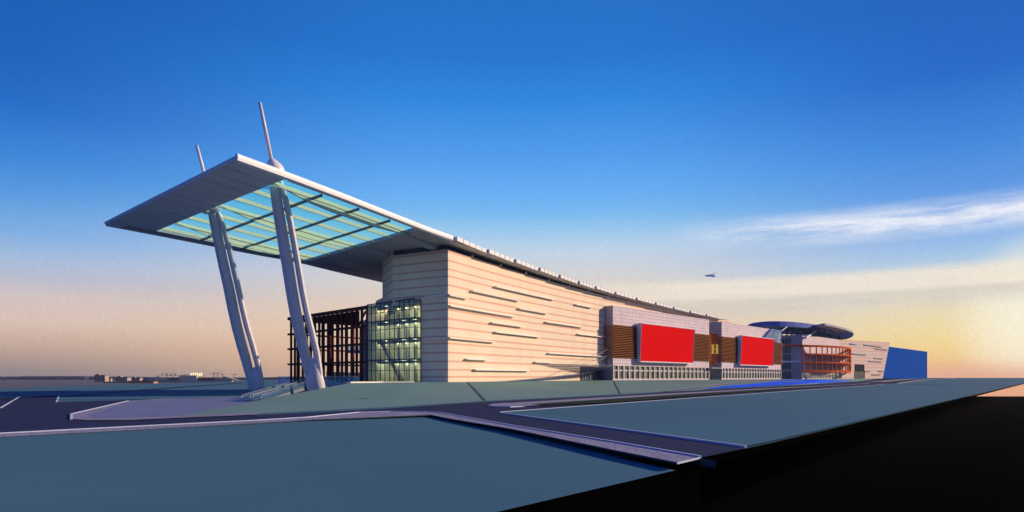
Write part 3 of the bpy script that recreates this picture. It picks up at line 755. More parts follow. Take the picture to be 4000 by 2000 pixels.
mb.quad(Fa(S_DOOR0,0,ZB-.4),Fa(S_DOOR0,-1.3,ZB-.4),Fa(S_DOOR0,-1.3,6),Fa(S_DOOR0,0,6)); mb.quad(Fa(S_DOOR0,0,5.45),Fa(S_DOOR1,0,5.45),Fa(S_DOOR1,-1.3,5.45),Fa(S_DOOR0,-1.3,5.45))
mb.build('door_reveal', M['wall'], mall)
def onarc(px, py, o): p = Fa(Sx(px,o),o); p.z = CAMZ+(HZ-py)*p.y/FPX; return p
P1, P2, P3, P4 = onarc(2088,1421,8.5), onarc(2402,1427.5,6.2), onarc(2366,1442,.6), onarc(2266,1460,.25)
cn = thing('entrance_canopy', 'thin glass entrance canopy on slanting rods beside the nearer louvred block', 'canopy', tuple(P4))
mb = MB(); mb.face([P1+V(0,0,.12),P2+V(0,0,.12),P3+V(0,0,.12),P4+V(0,0,.12)]); mb.build('glass', M['clear'], cn)
mb = MB()
lerp = lambda a,b,t: a+(b-a)*t
for t in (0,.25,.5,.75,1): mb.bar(lerp(P1,P2,0)+(lerp(P4,P3,0)-P1)*t, P2+(P3-P2)*t, .10,.13)
for k in range(25): t = k/24; mb.bar(lerp(P1,P2,t), lerp(P4,P3,t), .07,.08)
mb.build('grid', M['steel'], cn)
mb = MB()
q = B1(0,-1.4,0)
for (a, py) in ((.47,1362),(.66,1384),(.93,1404)):
    p = lerp(P1,P2,a)+(lerp(P4,P3,a)-lerp(P1,P2,a))*.12; e2 = at(2376,py,B1(0,-1.2,0).y); mb.tube([p,e2],.06,6)
mb.build('tie_rods', M['rail'], cn)
# little canopy in the recess between the blocks
c0 = at(2772,1436,231); c1 = at(2818,1437,240); Fc = Frame((c0.x,c0.y),(c1.x,c1.y)); cz = CAMZ+(HZ-1437)*236/FPX
c2 = thing('recess_canopy', 'small pale canopy on two rods in the recess under the letter panel', 'canopy', tuple(Fc(0,0,cz)))
mb = MB(); mb.fbox(Fc, -.5, Fc.len, -2, 1.2, cz-.2, cz); mb.build('slab', M['frame'], c2)
mb = MB(); mb.tube([Fc(.3,1,cz),Fc(.3-2,-1,cz+3)],.06,6); mb.tube([Fc(Fc.len*.8,1,cz),Fc(Fc.len*.45,-1.5,cz+4)],.06,6); mb.build('tie_rods', M['rail'], c2)

# ------------------------------------------------------------------ far wing
k0 = V(138.9,300,0); k1 = V(178.3,341.8,0); k2 = V(253,420,0)
zw = CAMZ+20.25
Ff = Frame((k0.x,k0.y),(k1.x,k1.y)); Fl = Frame((131.4,307.2),(k0.x,k0.y)); Fz = Frame((k1.x,k1.y),(k2.x,k2.y))
farb = thing('far_wing', 'distant pink tiled wing with a grey stair tower and a striped leaning end', 'building', (k0.x,k0.y,ZB))
mb = MB()
def pan(F, u0, u1, v, z0, z1a, mi, z1b=None):
    z1b = z1a if z1b is None else z1b
    mb.quad(F(u0,v,z0),F(u1,v,z0),F(u1,v,z1b),F(u0,v,z1a),mi,[(u0,z0),(u1,z0),(u1,z1b),(u0,z1a)])
zwin = CAMZ+(HZ-1448)*310/FPX
pan(Ff,0,Ff.len,0,zwin,zw,0); pan(Ff,0,Ff.len,-.3,ZB-1,zwin,2); pan(Ff,0,Ff.len,.01,ZB-1,ZB+.5,0)
pan(Fl,0,Fl.len,0,ZB-1,zw,1)
mb.quad(Ff(0,0,zw),Ff(Ff.len,0,zw),Ff(Ff.len,-20,zw),Ff(0,-20,zw),1)
mb.build('wall', [M['tile'], M['tileg'], M['louvreback']], farb)
mb = MB()
for k in range(24):
    u = Ff.len*k/24
    for z0, z1_ in ((ZB+.5,ZB+2.3),(ZB+2.6,zwin)):
        mb.quad(Ff(u+.35,-.1,z0),Ff(u+2.2,-.1,z0),Ff(u+2.2,-.1,z1_),Ff(u+.35,-.1,z1_),0,[(u*3,z0),(u*3+2,z0),(u*3+2,z1_),(u*3,z1_)])
    mb.fbox(Ff, u, u+.3, -.2, .1, ZB+.5, zwin, 1)
mb.fbox(Ff, 0, Ff.len, -.2, .08, ZB+2.3, ZB+2.6, 1)
mb.build('window_row', [M['window2'], M['cream']], farb)
# stair tower glazing on the shaded side and its recess
Ft = Frame((at(3046,1300,306).x,306),(at(3090,1300,304).x,304)); zf = lambda y: CAMZ+(HZ-y)*304/FPX
for a, b in ((1479,1454),(1441,1415),(1412,1385),(1379,1351),(1343,1322)):
    mb = MB(); mb.fbox(Ft, 0, Ft.len, .15, .3, zf(a), zf(b), 0)
    for u in (.03,.26,.64,.97): mb.fbox(Ft, Ft.len*u-.1, Ft.len*u+.1, .3, .4, zf(a), zf(b), 1)
    for z in (.5,): mb.fbox(Ft, 0, Ft.len, .3, .39, zf(a)+(zf(b)-zf(a))*z-.06, zf(a)+(zf(b)-zf(a))*z+.06, 1)
    mb.build('stair_window', [M['coolglass'], M['mullion']], farb)
mb = MB(); mb.fbox(Ft, -1, Ft.len+.4, -3, .1, ZB-1, zw-.4, 0); mb.build('stair_wall', M['tileg'], farb)
mb = MB(); Fq2 = Frame((at(3050,1411,290).x,290),(at(3128,1411,292).x,292)); mb.fbox(Fq2, 0, Fq2.len, -5, 0, CAMZ+(HZ-1415)*291/FPX, CAMZ+(HZ-1409)*291/FPX); mb.build('bridge', M['roofmetal'], farb)
# striped leaning end
mb = MB(); zA, zE = zw-.1, CAMZ+(HZ-1338)*420/FPX; lean = Fz.fromx(3447)-Fz.len
ns = 12
for k in range(ns):
    for z0t, z1t, mi in ((k/ns,(k+.72)/ns,0),((k+.72)/ns,(k+1)/ns,1)):
        f = lambda t, e_: (ZB-1)+((zE if e_ else zA)-ZB+1)*t
        eu = lambda t: Fz.len+lean*(1-t)
        r = -.05 if mi else 0
        mb.quad(Fz(0,r,f(z0t,0)),Fz(eu(z0t),r,f(z0t,1)),Fz(eu(z1t),r,f(z1t,1)),Fz(0,r,f(z1t,0)),mi)
mb.quad(Fz(Fz.len+lean,0,ZB-1),Fz(Fz.len+lean,-14,ZB-1),Fz(Fz.len,-14,zE),Fz(Fz.len,0,zE),2)
mb.quad(Fz(0,0,zA),Fz(Fz.len,0,zE),Fz(Fz.len,-14,zE),Fz(0,-14,zA),2)
en = mb.build('striped_end', [M['pinkstone'], M['stripe'], M['discblue']], farb)
z7 = lambda x, y: (x/3.578+3050, y/3.578+1200)
for a, b in (((962,505),(1050,512)),((1155,520),(1400,536)),((1312,575),(1480,585)),((990,645),(1182,653)),((1298,708),(1418,712)),((1225,749),(1403,756)),((1170,890),(1240,890)),((1360,890),(1435,890)),((1268,938),(1390,940))):
    a = z7(*a); b = z7(*b); u0, u1 = Fz.fromx(a[0]), Fz.fromx(b[0]); z = Fz.zat(*a)
    mb = MB(); mb.fbox(Fz, u0, u1, 0, .5, z-.5, z); mb.build('ledge', M['steel'], en)
mb = MB(); u0, u1 = Fz.fromx(3338), Fz.fromx(3376); mb.fbox(Fz, u0, u1, 0, .12, Fz.zat(3350,1451), Fz.zat(3350,1423), 0); mb.fbox(Fz, u0, u1, 0, .1, ZB-.8, Fz.zat(3350,1451), 1)
for k in range(9): mb.fbox(Fz, u0+(u1-u0)*k/8-.2, u0+(u1-u0)*k/8+.2, .1, .3, ZB-.8, Fz.zat(3350,1451), 0)
mb.build('dark_doorway', [M['joint'], M['window2']], farb)
mb = MB(); mb.bar(at(3281,1420,338),at(3281,1478,338),1.3,1.3); mb.build('pier', M['frame'], farb)

# curved orange lattice
lat = thing('curved_lattice', 'curved orange red steel lattice of rings and uprights in front of the far wing', 'lattice', (150,312,ZB))
cA, cB = V(139.3,299.8,0), V(188.2,351.7,0); ch = cB-cA; cn_ = V(ch.y,-ch.x,0).normalized()
def arcp(t, off=0.0):
    sag = 8.8; return cA+ch*t+cn_*(sag*4*t*(1-t)+off)
zl2 = [CAMZ+(HZ-y)*301/FPX for y in (1347,1380,1412.5,1446)]
for i, z in enumerate(zl2):
    mb = MB(); h = 1.0 if i in (0,3) else .7
    P_ = [arcp(k/26) for k in range(27)]
    if i == 0: P_ = [V(129.8,298.6,0), V(134.5,298.9,0)] + P_
    for a_, b_ in zip(P_, P_[1:]):
        mb.box8([a_+V(0,0,z-h),b_+V(0,0,z-h),b_-cn_*.5+V(0,0,z-h),a_-cn_*.5+V(0,0,z-h),a_+V(0,0,z),b_+V(0,0,z),b_-cn_*.5+V(0,0,z),a_-cn_*.5+V(0,0,z)])
    rg = mb.build('ring', M['orange'], lat)
    if i in (1,2):
        mb = MB(); pts = [arcp(k/20,-.6) for k in range(21)]
        mb.prism([(p.x,p.y) for p in pts]+[(k1.x+.2,k1.y-.2),(k0.x+.4,k0.y-.1)], z-.45, z-.15); mb.build('balcony_slab', M['slabgrey'], lat)
for k in range(19):
    t = .003+.994*(k/18)
    p = arcp(t,-.25); mb = MB(); mb.bar(p+V(0,0,zl2[3]),p+V(0,0,zl2[0]-.9),.42,.42,0,tuple(cn_)); mb.build('upright', M['orange'], lat)

# roof canopies above the far wing
zD = CAMZ+24.7
disc = thing('disc_canopy', 'long grey rounded canopy roof on posts above the far pink wing', 'canopy', (185,355,zw))
fr = [(149.6,300),(163,315),(177,332),(190,350),(200,367),(209,385),(216,401),(219.5,412),(219,421),(214,427),(206,429),(190,400),(166,352),(150,313)]
mb = MB(); mb.prism(fr, zD, zD+1.0, 0, 1, 0); mb.build('roof', [M['discgrey'], M['roofmetal']], disc)
mb = MB()
for k in range(1, 9):
    t = k/9; a = V(135,283,zD-.1)+(V(216,401,zD-.1)-V(135,283,zD-.1))*1; 
    o = cn_*(-3.0*k); mb.bar(V(158+k,312+k,zD-.12)+o*.75,V(210,392,zD-.12)+o*.75,.3,.25)
mb.build('ribs', M['frame'], disc)
for (x,y) in ((160,328),(178,352),(200,385),(196,398)):
    mb = MB(); mb.bar(V(x,y,zw-.5),V(x,y,zD),1.0,1.0); mb.build('post', M['steel'], disc)
mb = MB()
for (x,y) in fr[:8]:
    v = V(x,y,0)-cn_*2.2; mb.bar(v+V(0,0,zD-.9),v+V(0,0,zD),.22,.22)
mb.build('lamps', M['roofmetal'], disc)
glc = thing('blue_canopy', 'blue crescent shaped canopy with teal underside rising behind the farther louvred block', 'canopy', (130,290,zw))
KC = 1.13; cc = V(129.5,290,0)*KC; ax = V(24.8,11.2,0)*KC; ay = V(-13.5,-25.5,0)*KC
zC = CAMZ+21.7*KC
N_ = 40
def dp(a, k=1.0): return cc+ax*(math.cos(a)*k)+ay*(math.sin(a)*k)
mb = MB()
for i in range(N_):
    a, b = 2*math.pi*i/N_, 2*math.pi*(i+1)/N_
    ha = max(0, math.sin(a))**.8*2.2+.25; hb = max(0, math.sin(b))**.8*2.2+.25
    mb.quad(dp(a)+V(0,0,zC-.6),dp(b)+V(0,0,zC-.6),dp(b)+V(0,0,zC-.6+hb),dp(a)+V(0,0,zC-.6+ha),0)
    mb.face([dp(a)+V(0,0,zC-.6+ha),dp(b)+V(0,0,zC-.6+hb),cc+V(0,0,zC+1.4)],0)
    mb.quad(dp(a)+V(0,0,zC-.6),dp(a,.8)+V(0,0,zC-.3),dp(b,.8)+V(0,0,zC-.3),dp(b)+V(0,0,zC-.6),1)
    mb.face([dp(a,.8)+V(0,0,zC-.3),cc+V(0,0,zC),dp(b,.8)+V(0,0,zC-.3)],1)
mb.build('shell', [M['discblue'], M['teal']], glc)
mb = MB()
for i in range(N_):
    a, b = 2*math.pi*i/N_, 2*math.pi*(i+1)/N_; mb.bar(dp(a,.8)+V(0,0,zC-.5),dp(b,.8)+V(0,0,zC-.5),.3,.3); mb.bar(dp(a,.5)+V(0,0,zC-.3),dp(b,.5)+V(0,0,zC-.3),.25,.25)
mb.build('ring_beam', M['greenglass'], glc)
mb = MB(); prev = None
for k in range(9):
    p = at(3053+k*10, (1310 if k % 2 == 0 else 1294), 302)
    if prev is not None: mb.tube([prev,p],.22,6)
    prev = p
mb.build('truss', M['steel'], glc)
mb = MB(); mb.tube([at(3078,1272,300),at(3049,1296,296)],.4,8); mb.build('strut', M['frame'], glc)
mb = MB(); mb.tube([at(3188,1292,315),at(3148,1320,299),at(3134,1317,301)],.45,8); mb.build('strut', M['frame'], glc)
# glazed awning at the end of the farther block
aw = thing('glass_awning', 'curved pale green glass awning framed in blue at the end of the farther louvred block', 'awning', tuple(at(3020,1335,272)))
def on2(px, py, v): q = B2(B2.fromx(px,v),v,0); q.z = CAMZ+(HZ-py)*q.y/FPX; return q
A0, A1, A2, A3 = on2(3012,1285,.25), on2(3053,1292,.25), on2(3047,1336,1.1), on2(2984,1322,1.0)
mb = MB()
def awp(u, v):
    p = lerp(lerp(A0,A1,u), lerp(A3,A2,u), v); return p + V(.25,-.3,.5)*(.9*math.sin(math.pi*v))
for i in range(6):
    mb.quad(awp(0,i/6),awp(0,(i+1)/6),awp(1,(i+1)/6),awp(1,i/6))
mb.build('glass', M['greenglass'], aw)
mb = MB()
for i in range(6):
    for u in (0,.4,1): mb.bar(awp(u,i/6),awp(u,(i+1)/6),.8 if u == 0 else .35,.35)
    mb.bar(awp(0,i/6),awp(1,i/6),.25,.25)
mb.bar(awp(0,1),awp(1,1),.4,.4); mb.build('ribs', M['discblue'], aw)

# blue end building
b0 = at(3452,1350,436); b1 = at(3622,1375,536); Fu = Frame((b0.x,b0.y),(b1.x,b1.y)); zu = CAMZ+(HZ-1375)*536/FPX
blu = thing('blue_building', 'plain blue metal clad hall at the far end of the row', 'building', (b0.x,b0.y,ZB))
mb = MB(); mb.fbox(Fu, -4, Fu.len, -30, 0, ZB-2, zu); mb.build('wall', M['blueclad'], blu)
mb = MB(); mb.fbox(Fu, -4, Fu.len+.1, -.2, .1, zu+.005, zu+.35); mb.build('coping', M['discblue'], blu)

# ------------------------------------------------------------------ ground
def xy(p): return (p.x, p.y)
def sheet(name, poly, z, m, th=0.0, kind='structure', edge=None):
    mb = MB()
    if th > 0: mb.prism(poly, z-th, z, 0)
    else: mb.face([V(p[0],p[1],z(p) if callable(z) else z) for p in poly], 0, [(p[0],p[1]) for p in poly])
    o = mb.build(name, m); tag(o, kind=kind); return follow(o) if th == 0 and not callable(z) and z > -1 else o
def ribbon(name, pts, w, z0, z1, m):
    mb = MB(); n = len(pts); L_, R_ = [], []
    for i, p in enumerate(pts):
        d = (pts[min(i+1,n-1)]-pts[max(i-1,0)]); d.z = 0; d.normalize(); q = V(d.y,-d.x,0)*(w/2); L_.append(p-q); R_.append(p+q)
    for i in range(n-1):
        mb.box8([V(*xy(L_[i]),z0),V(*xy(R_[i]),z0),V(*xy(R_[i+1]),z0),V(*xy(L_[i+1]),z0),V(*xy(L_[i]),z1),V(*xy(R_[i]),z1),V(*xy(R_[i+1]),z1),V(*xy(L_[i+1]),z1)])
    o = mb.build(name, m); tag(o, kind='structure'); return follow(o)
G = lambda *a: [gnd(x,y) for x,y in a]
pb_lo = [V(-62,0,0)]+G((0,1709),(500,1682),(1000,1654),(1200,1641),(1400,1633),(1560,1626),(1680,1621),(1759,1636.6),(2000,1677),(2400,1760),(2645.5,1809))
pb_hi = [V(-63,4.5,0)]+G((0,1696),(500,1669.5),(1000,1644),(1200,1632),(1298,1626),(1400,1612.4),(1526,1608.7),(1647,1609.6),(1726,1614.7),(1899,1648),(2400,1730),(2735,1788))
eR0 = gnd(2735,1787); eR1 = gnd(4000,1496.9)
edgeR = [gnd(*q) for q in ((2735,1787),(3000,1731.2),(3400,1637.5),(3775,1549.6),(3900,1520.3),(4000,1496.9))]
dR = (eR1-eR0); far = eR1+dR*((735-eR1.y)/dR.y)
# base sheet: turf on everything beyond the pavement
base_poly = [xy(p) for p in pb_lo]+[xy(p) for p in edgeR]+[xy(far),(60,735),(-262,700),(-216,502),(-166,256),(-149,182),(-121,45),(-110,-20)]
sheet('ground', base_poly, -.02, M['lawn'])
mb = MB()
sk = [eR0, far]
for a, b in zip(edgeR, edgeR[1:]+[far]):
    ta, tb = terr(a.x,a.y), terr(b.x,b.y); mb.quad(V(a.x,a.y,ta-.35),V(b.x,b.y,tb-.35),V(b.x,b.y,tb-.03),V(a.x,a.y,ta-.03))
nlp = [V(-.54,16.94,-.27),V(7.88,26.3,-.27)]
nb = nlp[0]-(nlp[1]-nlp[0])*2.8
mb.quad(V(*xy(nb),-8),V(*xy(nlp[1]),-8),V(*xy(nlp[1]),-.28),V(*xy(nb),-.28))
o = mb.build('ground_edge', M['black']); tag(o, kind='structure')
# near lawn, dropping a little below the pavement towards the right
zlow = lambda p: -.27*min(1,max(0,(p[0]+22)/24)) - .03
under = []
for i, p in enumerate(pb_lo):
    d = (pb_lo[min(i+1,len(pb_lo)-1)]-pb_lo[max(i-1,0)]).normalized(); under.append(p+V(-d.y,d.x,0)*1.9)
mb = MB(); U = [V(p.x,p.y,zlow(p)-(.02 if i<5 else 0)) for i,p in enumerate(under)]
Lo = [V(p.x,p.y,zlow(p)) for p in pb_lo]
for i in range(len(U)-1):
    mb.quad(Lo[i],Lo[i+1],U[i+1],U[i]); mb.quad(U[i],U[i+1],V(U[i+1].x,U[i+1].y,-.015),V(U[i].x,U[i].y,-.015),1)  # dark riser: shade under the slab put into its colour
edge = [V(*xy(nb),-.3),V(*xy(nlp[0]),-.3),V(*xy(nlp[1]),-.3)]
mb.face([V(-90,-12,-.03),V(*xy(nb),-.3),V(*xy(nlp[0]),-.3),Lo[9],Lo[8],Lo[7],Lo[6],Lo[5],Lo[4],Lo[3],Lo[2],Lo[1],Lo[0]])
mb.face([Lo[9],edge[1],edge[2],Lo[11],Lo[10]]); mb.face([Lo[11],edge[2],U[11]])
o = mb.build('near_lawn', [M['lawn'],M['seam']]); tag(o, kind='structure')
# pavement slab with its kerb
mb = MB()
import bisect
def resample(pts, n):
    d = [0]
    for a,b in zip(pts,pts[1:]): d.append(d[-1]+(b-a).length)
    out = []
    for k in range(n+1):
        t = d[-1]*k/n; i = min(max(bisect.bisect_right(d,t)-1,0),len(pts)-2); f = (t-d[i])/(d[i+1]-d[i]); out.append(pts[i]+(pts[i+1]-pts[i])*f)
    return out
def cum(pts):
    d = [0]
    for a,b in zip(pts,pts[1:]): d.append(d[-1]+(b-a).length)
    return d
n = len(pb_lo); c = cum(pb_lo)
hi = [None]*n
hi = [pb_hi[0],pb_hi[1],pb_hi[2],pb_hi[3],pb_hi[4],pb_hi[6],pb_hi[7],pb_hi[8],pb_hi[9],gnd(2000,1664.5),pb_hi[11],pb_hi[12]]
for i in range(n-1):
    w = 3.0
    uv = [(c[i],0),(c[i+1],0),(c[i+1],w),(c[i],w)]
    a,b,d,e_ = pb_lo[i],pb_lo[i+1],hi[i+1],hi[i]
    mb.quad(a+V(0,0,.03),b+V(0,0,.03),d+V(0,0,.03),e_+V(0,0,.03),0,uv)
    mb.quad(e_+V(0,0,-.05),d+V(0,0,-.05),b+V(0,0,-.05),a+V(0,0,-.05),1)
    mb.quad(a+V(0,0,-.05),b+V(0,0,-.05),b+V(0,0,.03),a+V(0,0,.03),1)
mb.quad(pb_lo[-1]+V(0,0,-.05),hi[-1]+V(0,0,-.05),hi[-1]+V(0,0,.03),pb_lo[-1]+V(0,0,.03),2)
o = mb.build('pavement', [M['pave'], M['seam'], M['kerb']]); tag(o, kind='structure')
ribbon('kerb', hi, .14, -.05, .09, M['kerb'])
# carriageways
rd_top = [V(-110,52,0)]+G((0,1593),(75.7,1550),(310.6,1543),(560,1524),(947,1494))
road = [xy(p) for p in hi]+[xy(gnd(2913,1750))]+[xy(p) for p in G((2400,1677.6),(1975,1618),(1953,1614.8),(1975,1611),(2400,1579.3),(2700,1557.5),(2900,1542.5),(3200,1520.5),(3455,1501),(3700,1479.5),(3700,1477),(3500,1480.5),(3350,1489),(3050,1507.5),(2700,1525.4),(2400,1544),(1899,1569),(1666,1585),(1500,1596.6),(1200,1612),(1000,1622),(505,1643),(349,1644),(280,1639),(279,1619),(458,1577),(560,1563),(718,1554.5),(252,1570),(221,1570),(229,1547),(600,1523),(947,1496.5),(947,1493.5),(560,1521),(310.6,1543),(75.7,1550))]+[(-75,118),(-85,60)]
def gface(name, poly, z, m):
    """flat polygon sheet, triangulated so concave outlines stay exact"""
    from mathutils.geometry import tessellate_polygon
    pts = [V(p[0],p[1],z) for p in poly]
    mb = MB()
    for t in tessellate_polygon([pts]):
        q = [pts[i] for i in t]
        if (q[1]-q[0]).cross(q[2]-q[0]).z < 0: q = q[::-1]
        mb.face(q, 0, [(p.x,p.y) for p in q])
    o = mb.build(name, m); tag(o, kind='structure'); return follow(o) if z < 1 else o
gface('road', road, 0.0, M['road'])
# side lane between the two right-hand lawns
ribbon('side_road', [gnd(3480,1499.5),gnd(3967,1506.7)], 5.0, -.018, .004, M['road'])
ribbon('kerb', [V(-75,118,0)*0+gnd(2,1594)]+G((75.7,1550),), .2, -.02, .05, M['kerb'])
isl = G((2913,1749),(2400,1677.2),(1975,1617.6),(1958,1615.6),(1953,1614.2),(1958,1612.8),(1975,1611.2),(2400,1579.1),(2900,1542.3),(3455,1501))
ribbon('kerb', isl, .16, -.02, .11, M['kerb'])
ribbon('kerb', G((3506,1498),(3733,1477.5)), .35, -.02, .11, M['kerb'])
gface('island_lawn', [xy(p) for p in isl]+[xy(gnd(3470,1501.3)),xy(gnd(3950,1508.9))]+[xy(p) for p in edgeR[-3:0:-1]], .07, M['lawn'])
# raised median
med = G((1913,1586),(1930,1581.5),(1982.6,1577.5),(2150,1567.5),(2400,1552),(2700,1534),(3050,1515.5),(3399,1496.3),(3392,1499),(3050,1518.5),(2700,1540),(2400,1560),(2071,1581.8),(2111,1587),(1992,1591),(1940,1589.5))
mb = MB(); o = gface('median', [xy(p) for p in med], .115, M['pave'])
ribbon('kerb', G((2071,1587.5),(1992,1591.6),(1940,1590),(1911,1586.3),(1928,1581.2),(1982.6,1577)), .22, 0, .11, M['kerb'])
gface('planting_strip', [xy(p) for p in G((2071,1581.8),(2400,1560),(2700,1540),(3050,1518.5),(3392,1499),(3340,1503),(3050,1524),(2700,1549),(2400,1574.5),(2111,1587))], .12, M['median'])
gface('median', [xy(p) for p in G((3388,1491.5),(3650,1478.4),(3655,1479.2),(3470,1491.8))], .115, M['pave'])
gface('planting_strip', [xy(p) for p in G((3470,1492.4),(3660,1479.2),(3700,1479),(3500,1492.6))], .118, M['median'])
# plaza at the left
pl = G((279,1619),(458,1577),(500.8,1566.6),(574.5,1561.6),(718,1555.2),(985,1549),(1200,1549),(1300,1560),(1000,1621.5),(505,1642.5),(349,1643.5),(280,1638.5))
gface('pavement', [xy(p) for p in pl], .05, M['pave'])
gface('plaza', [xy(p) for p in G((343,1622),(480,1579),(540,1567),(718,1558),(985,1551),(1200,1552),(1280,1560),(1000,1607),(687,1627),(505,1634),(360,1636))], .06, M['plaza'])
ribbon('kerb', G((500,1567),(458,1577),(279,1619),(279.5,1639)), .2, 0, .09, M['kerb'])
ribbon('kerb', G((229,1547.3),(221,1570.3)), .22, -.02, .05, M['kerb'])
# grass bank up to the terrace
tl = [gnd(687,1626), V(-26.7,103,ZB)]
foot = G((687,1626),(900,1620.8),(1200,1606),(1500,1591),(1666,1581),(1894,1566),(2200,1551),(2422,1538.5),(2592,1530))
foot2 = G((2592,1530),(2700,1525.8),(2845,1518.4),(3050,1507.8),(3200,1498.6),(3350,1489.4),(3450,1483))
crestS = [0,0,0,0,1.5,8,45,Sx(2394)+2,Sx(2600)]
mb = MB()
crest = [tl[0],V(-26.7,103,ZB)]+[V(*xy(Fa(-24+2*k,-2.6+.1*k)),ZB) for k in range(0)]
cr = [gnd(687,1626), lerp(gnd(687,1626),V(-26.7,103,ZB),.45), lerp(gnd(687,1626),V(-26.7,103,ZB),.9), V(*xy(Fa(-12,1.2)),ZB), V(*xy(Fa(0,.1)),ZB), V(*xy(Fa(Sx(1830,.1),.1)),ZB), V(*xy(Fa(Sx(2150,.1),.1)),ZB), V(*xy(B1(1,.1,0)),ZB), V(*xy(B1(B1.len*.6,.1,0)),ZB)]
cr2 = [cr[-1], V(*xy(B1(B1.len,.1,0)),ZB), V(*xy(B2(B2.len*.4,.1,0)),ZB), V(*xy(B2(B2.len,.1,0)),ZB), V(150,300,ZB), V(195,345,ZB), V(252,405,ZB)]
allf = [V(p.x,p.y,terr(p.x,p.y)) for p in foot+foot2[1:]]; allc = cr+cr2[1:]
for i in range(len(allf)-1):
    K = 5
    for k in range(K):
        t0, t1 = k/K, (k+1)/K
        a,b,c_,d = lerp(allf[i],allc[i],t0), lerp(allf[i+1],allc[i+1],t0), lerp(allf[i+1],allc[i+1],t1), lerp(allf[i],allc[i],t1)
        if (a-b).length < .01: continue
        mb.quad(a,b,c_,d)
# terrace level behind the crest
tp = [V(-26.7,103,ZB), V(*xy(Fa(-12,1.2)),ZB), V(*xy(Fa(0,.1)),ZB), V(*xy(Fa(2,-30)),ZB), V(-31,125,ZB)]
mb.face([lerp(gnd(687,1626),V(-26.7,103,ZB),.9),V(*xy(Fa(-12,1.2)),ZB),V(-26.7,103,ZB)])
bk = mb.build('grass_bank', M['bank'], smooth=False); tag(bk, kind='structure')
gface('terrace', [xy(p) for p in [V(-26.7,103,0),Fa(-12,1.2),Fa(0,.1),Fa(0,-30),V(-44,150,0),V(-33,122,0)]], ZB+.004, M['terrace'])
mb = MB()
p0, p1 = V(-26.7,103,ZB), Fa(-1.6,-7.0)
kb = [at(1367,1496,103), at(1492,1496,109), at(1618,1495.5,112)]
for a, b in zip(kb, kb[1:]): mb.bar(V(a.x,a.y,ZB+.12),V(b.x,b.y,ZB+.12),.35,.24)
o = mb.build('terrace_kerb', M['cream']); tag(o, kind='structure')
# back of the bank / terrace retaining wall
mb = MB(); w = [V(-26.7,103,0),V(-30.5,118,0),V(-44,150,0),V(-50,190,0)]
for a, b in zip(w, w[1:]): mb.quad(V(a.x,a.y,-.1),V(b.x,b.y,-.1),V(b.x,b.y,ZB),V(a.x,a.y,ZB))
q = lerp(gnd(687,1626),V(-26.7,103,ZB),.9); mb.face([V(q.x,q.y,-.1),V(-26.7,103,-.1),V(-26.7,103,ZB),q]); mb.face([gnd(687,1626),V(q.x,q.y,-.1),q])
o = mb.build('retaining_wall', M['clerestory']); tag(o, 'low dark retaining wall under the terrace edge behind the near mast foot', 'wall')
# things laid on the bank
dg = bpy.context.evaluated_depsgraph_get(); bw = world_loc(bk)
bvh = BVHTree.FromPolygons([v.co+bw for v in bk.data.vertices],[p.vertices[:] for p in bk.data.polygons])
def drape(px, py, up=.03):
    d = V((px-2000)/FPX,1,(HZ-py)/FPX); h = bvh.ray_cast(V(0,0,CAMZ), d.normalized())
    if h[0] is None: return gnd(px, max(py,1476.5), .3)+V(0,0,up)
    return h[0]+V(0,0,up)
def strip_on_bank(name, up_px, lo_px, m, n=14, lift=.10):
    n = 48
    mb = MB(); 
    def samp(P, t):
        x = P[0][0]+(P[-1][0]-P[0][0])*t
        for (a,ya),(b,yb) in zip(P,P[1:]):
            if a <= x <= b: return (x, ya+(yb-ya)*(x-a)/(b-a))
        return P[-1]
    for i in range(n):
        for j in range(4):
            q = []
            for ti, tj in ((i/n,j/4),((i+1)/n,j/4),((i+1)/n,(j+1)/4),(i/n,(j+1)/4)):
                a, b = samp(lo_px,ti), samp(up_px,ti); q.append(drape(a[0]+(b[0]-a[0])*tj, a[1]+(b[1]-a[1])*tj, lift))
            mb.face(q, 0, [(p.x,p.y) for p in q])
    o = mb.build(name, m); tag(o, kind='structure'); return o
strip_on_bank('blue_forecourt', [(2750,1522),(2845,1509.5),(2990,1496.5),(3054,1487),(3093,1484.8),(3200,1485.6),(3330,1488.8)], [(2750,1522.8),(2845,1518),(2942,1513),(3124,1503),(3250,1495.2),(3330,1490)], M['bluefore'], 20, .22)
strip_on_bank('path', [(2600,1527.5),(2722,1512),(2800,1502),(2900,1490),(3000,1482.5)], [(2600,1530),(2722,1517),(2800,1507),(2900,1494.5),(3000,1484)], M['pave'], 16, .14)
strip_on_bank('island_bed', [(3030,1494),(3100,1490),(3150,1493)], [(3030,1494.3),(3100,1494.4),(3150,1493.4)], M['bank'], 8, .30)
for a, b in (((1826,1492.5),(1894,1566)),((2397,1488),(2422,1538))):
    mb = MB(); N2 = 10; pts = [drape(lerp(V(*a,0),V(*b,0),.02+.96*k/N2).x, lerp(V(*a,0),V(*b,0),.02+.96*k/N2).y, .02) for k in range(N2+1)]
    for p, q in zip(pts, pts[1:]): mb.bar(p,q,.35,.10)
    o = mb.build('seam', M['seam']); tag(o, kind='structure')  # two thin dark lines running down the bank
# black sheet added in place of the empty void past the site's edge
sheet('void_sheet', [(-24,-40),(1200,-40),(1200,(CAMZ+8)*FPX/76),(-24,(CAMZ+8)*FPX/76)], -8.0, M['black'])

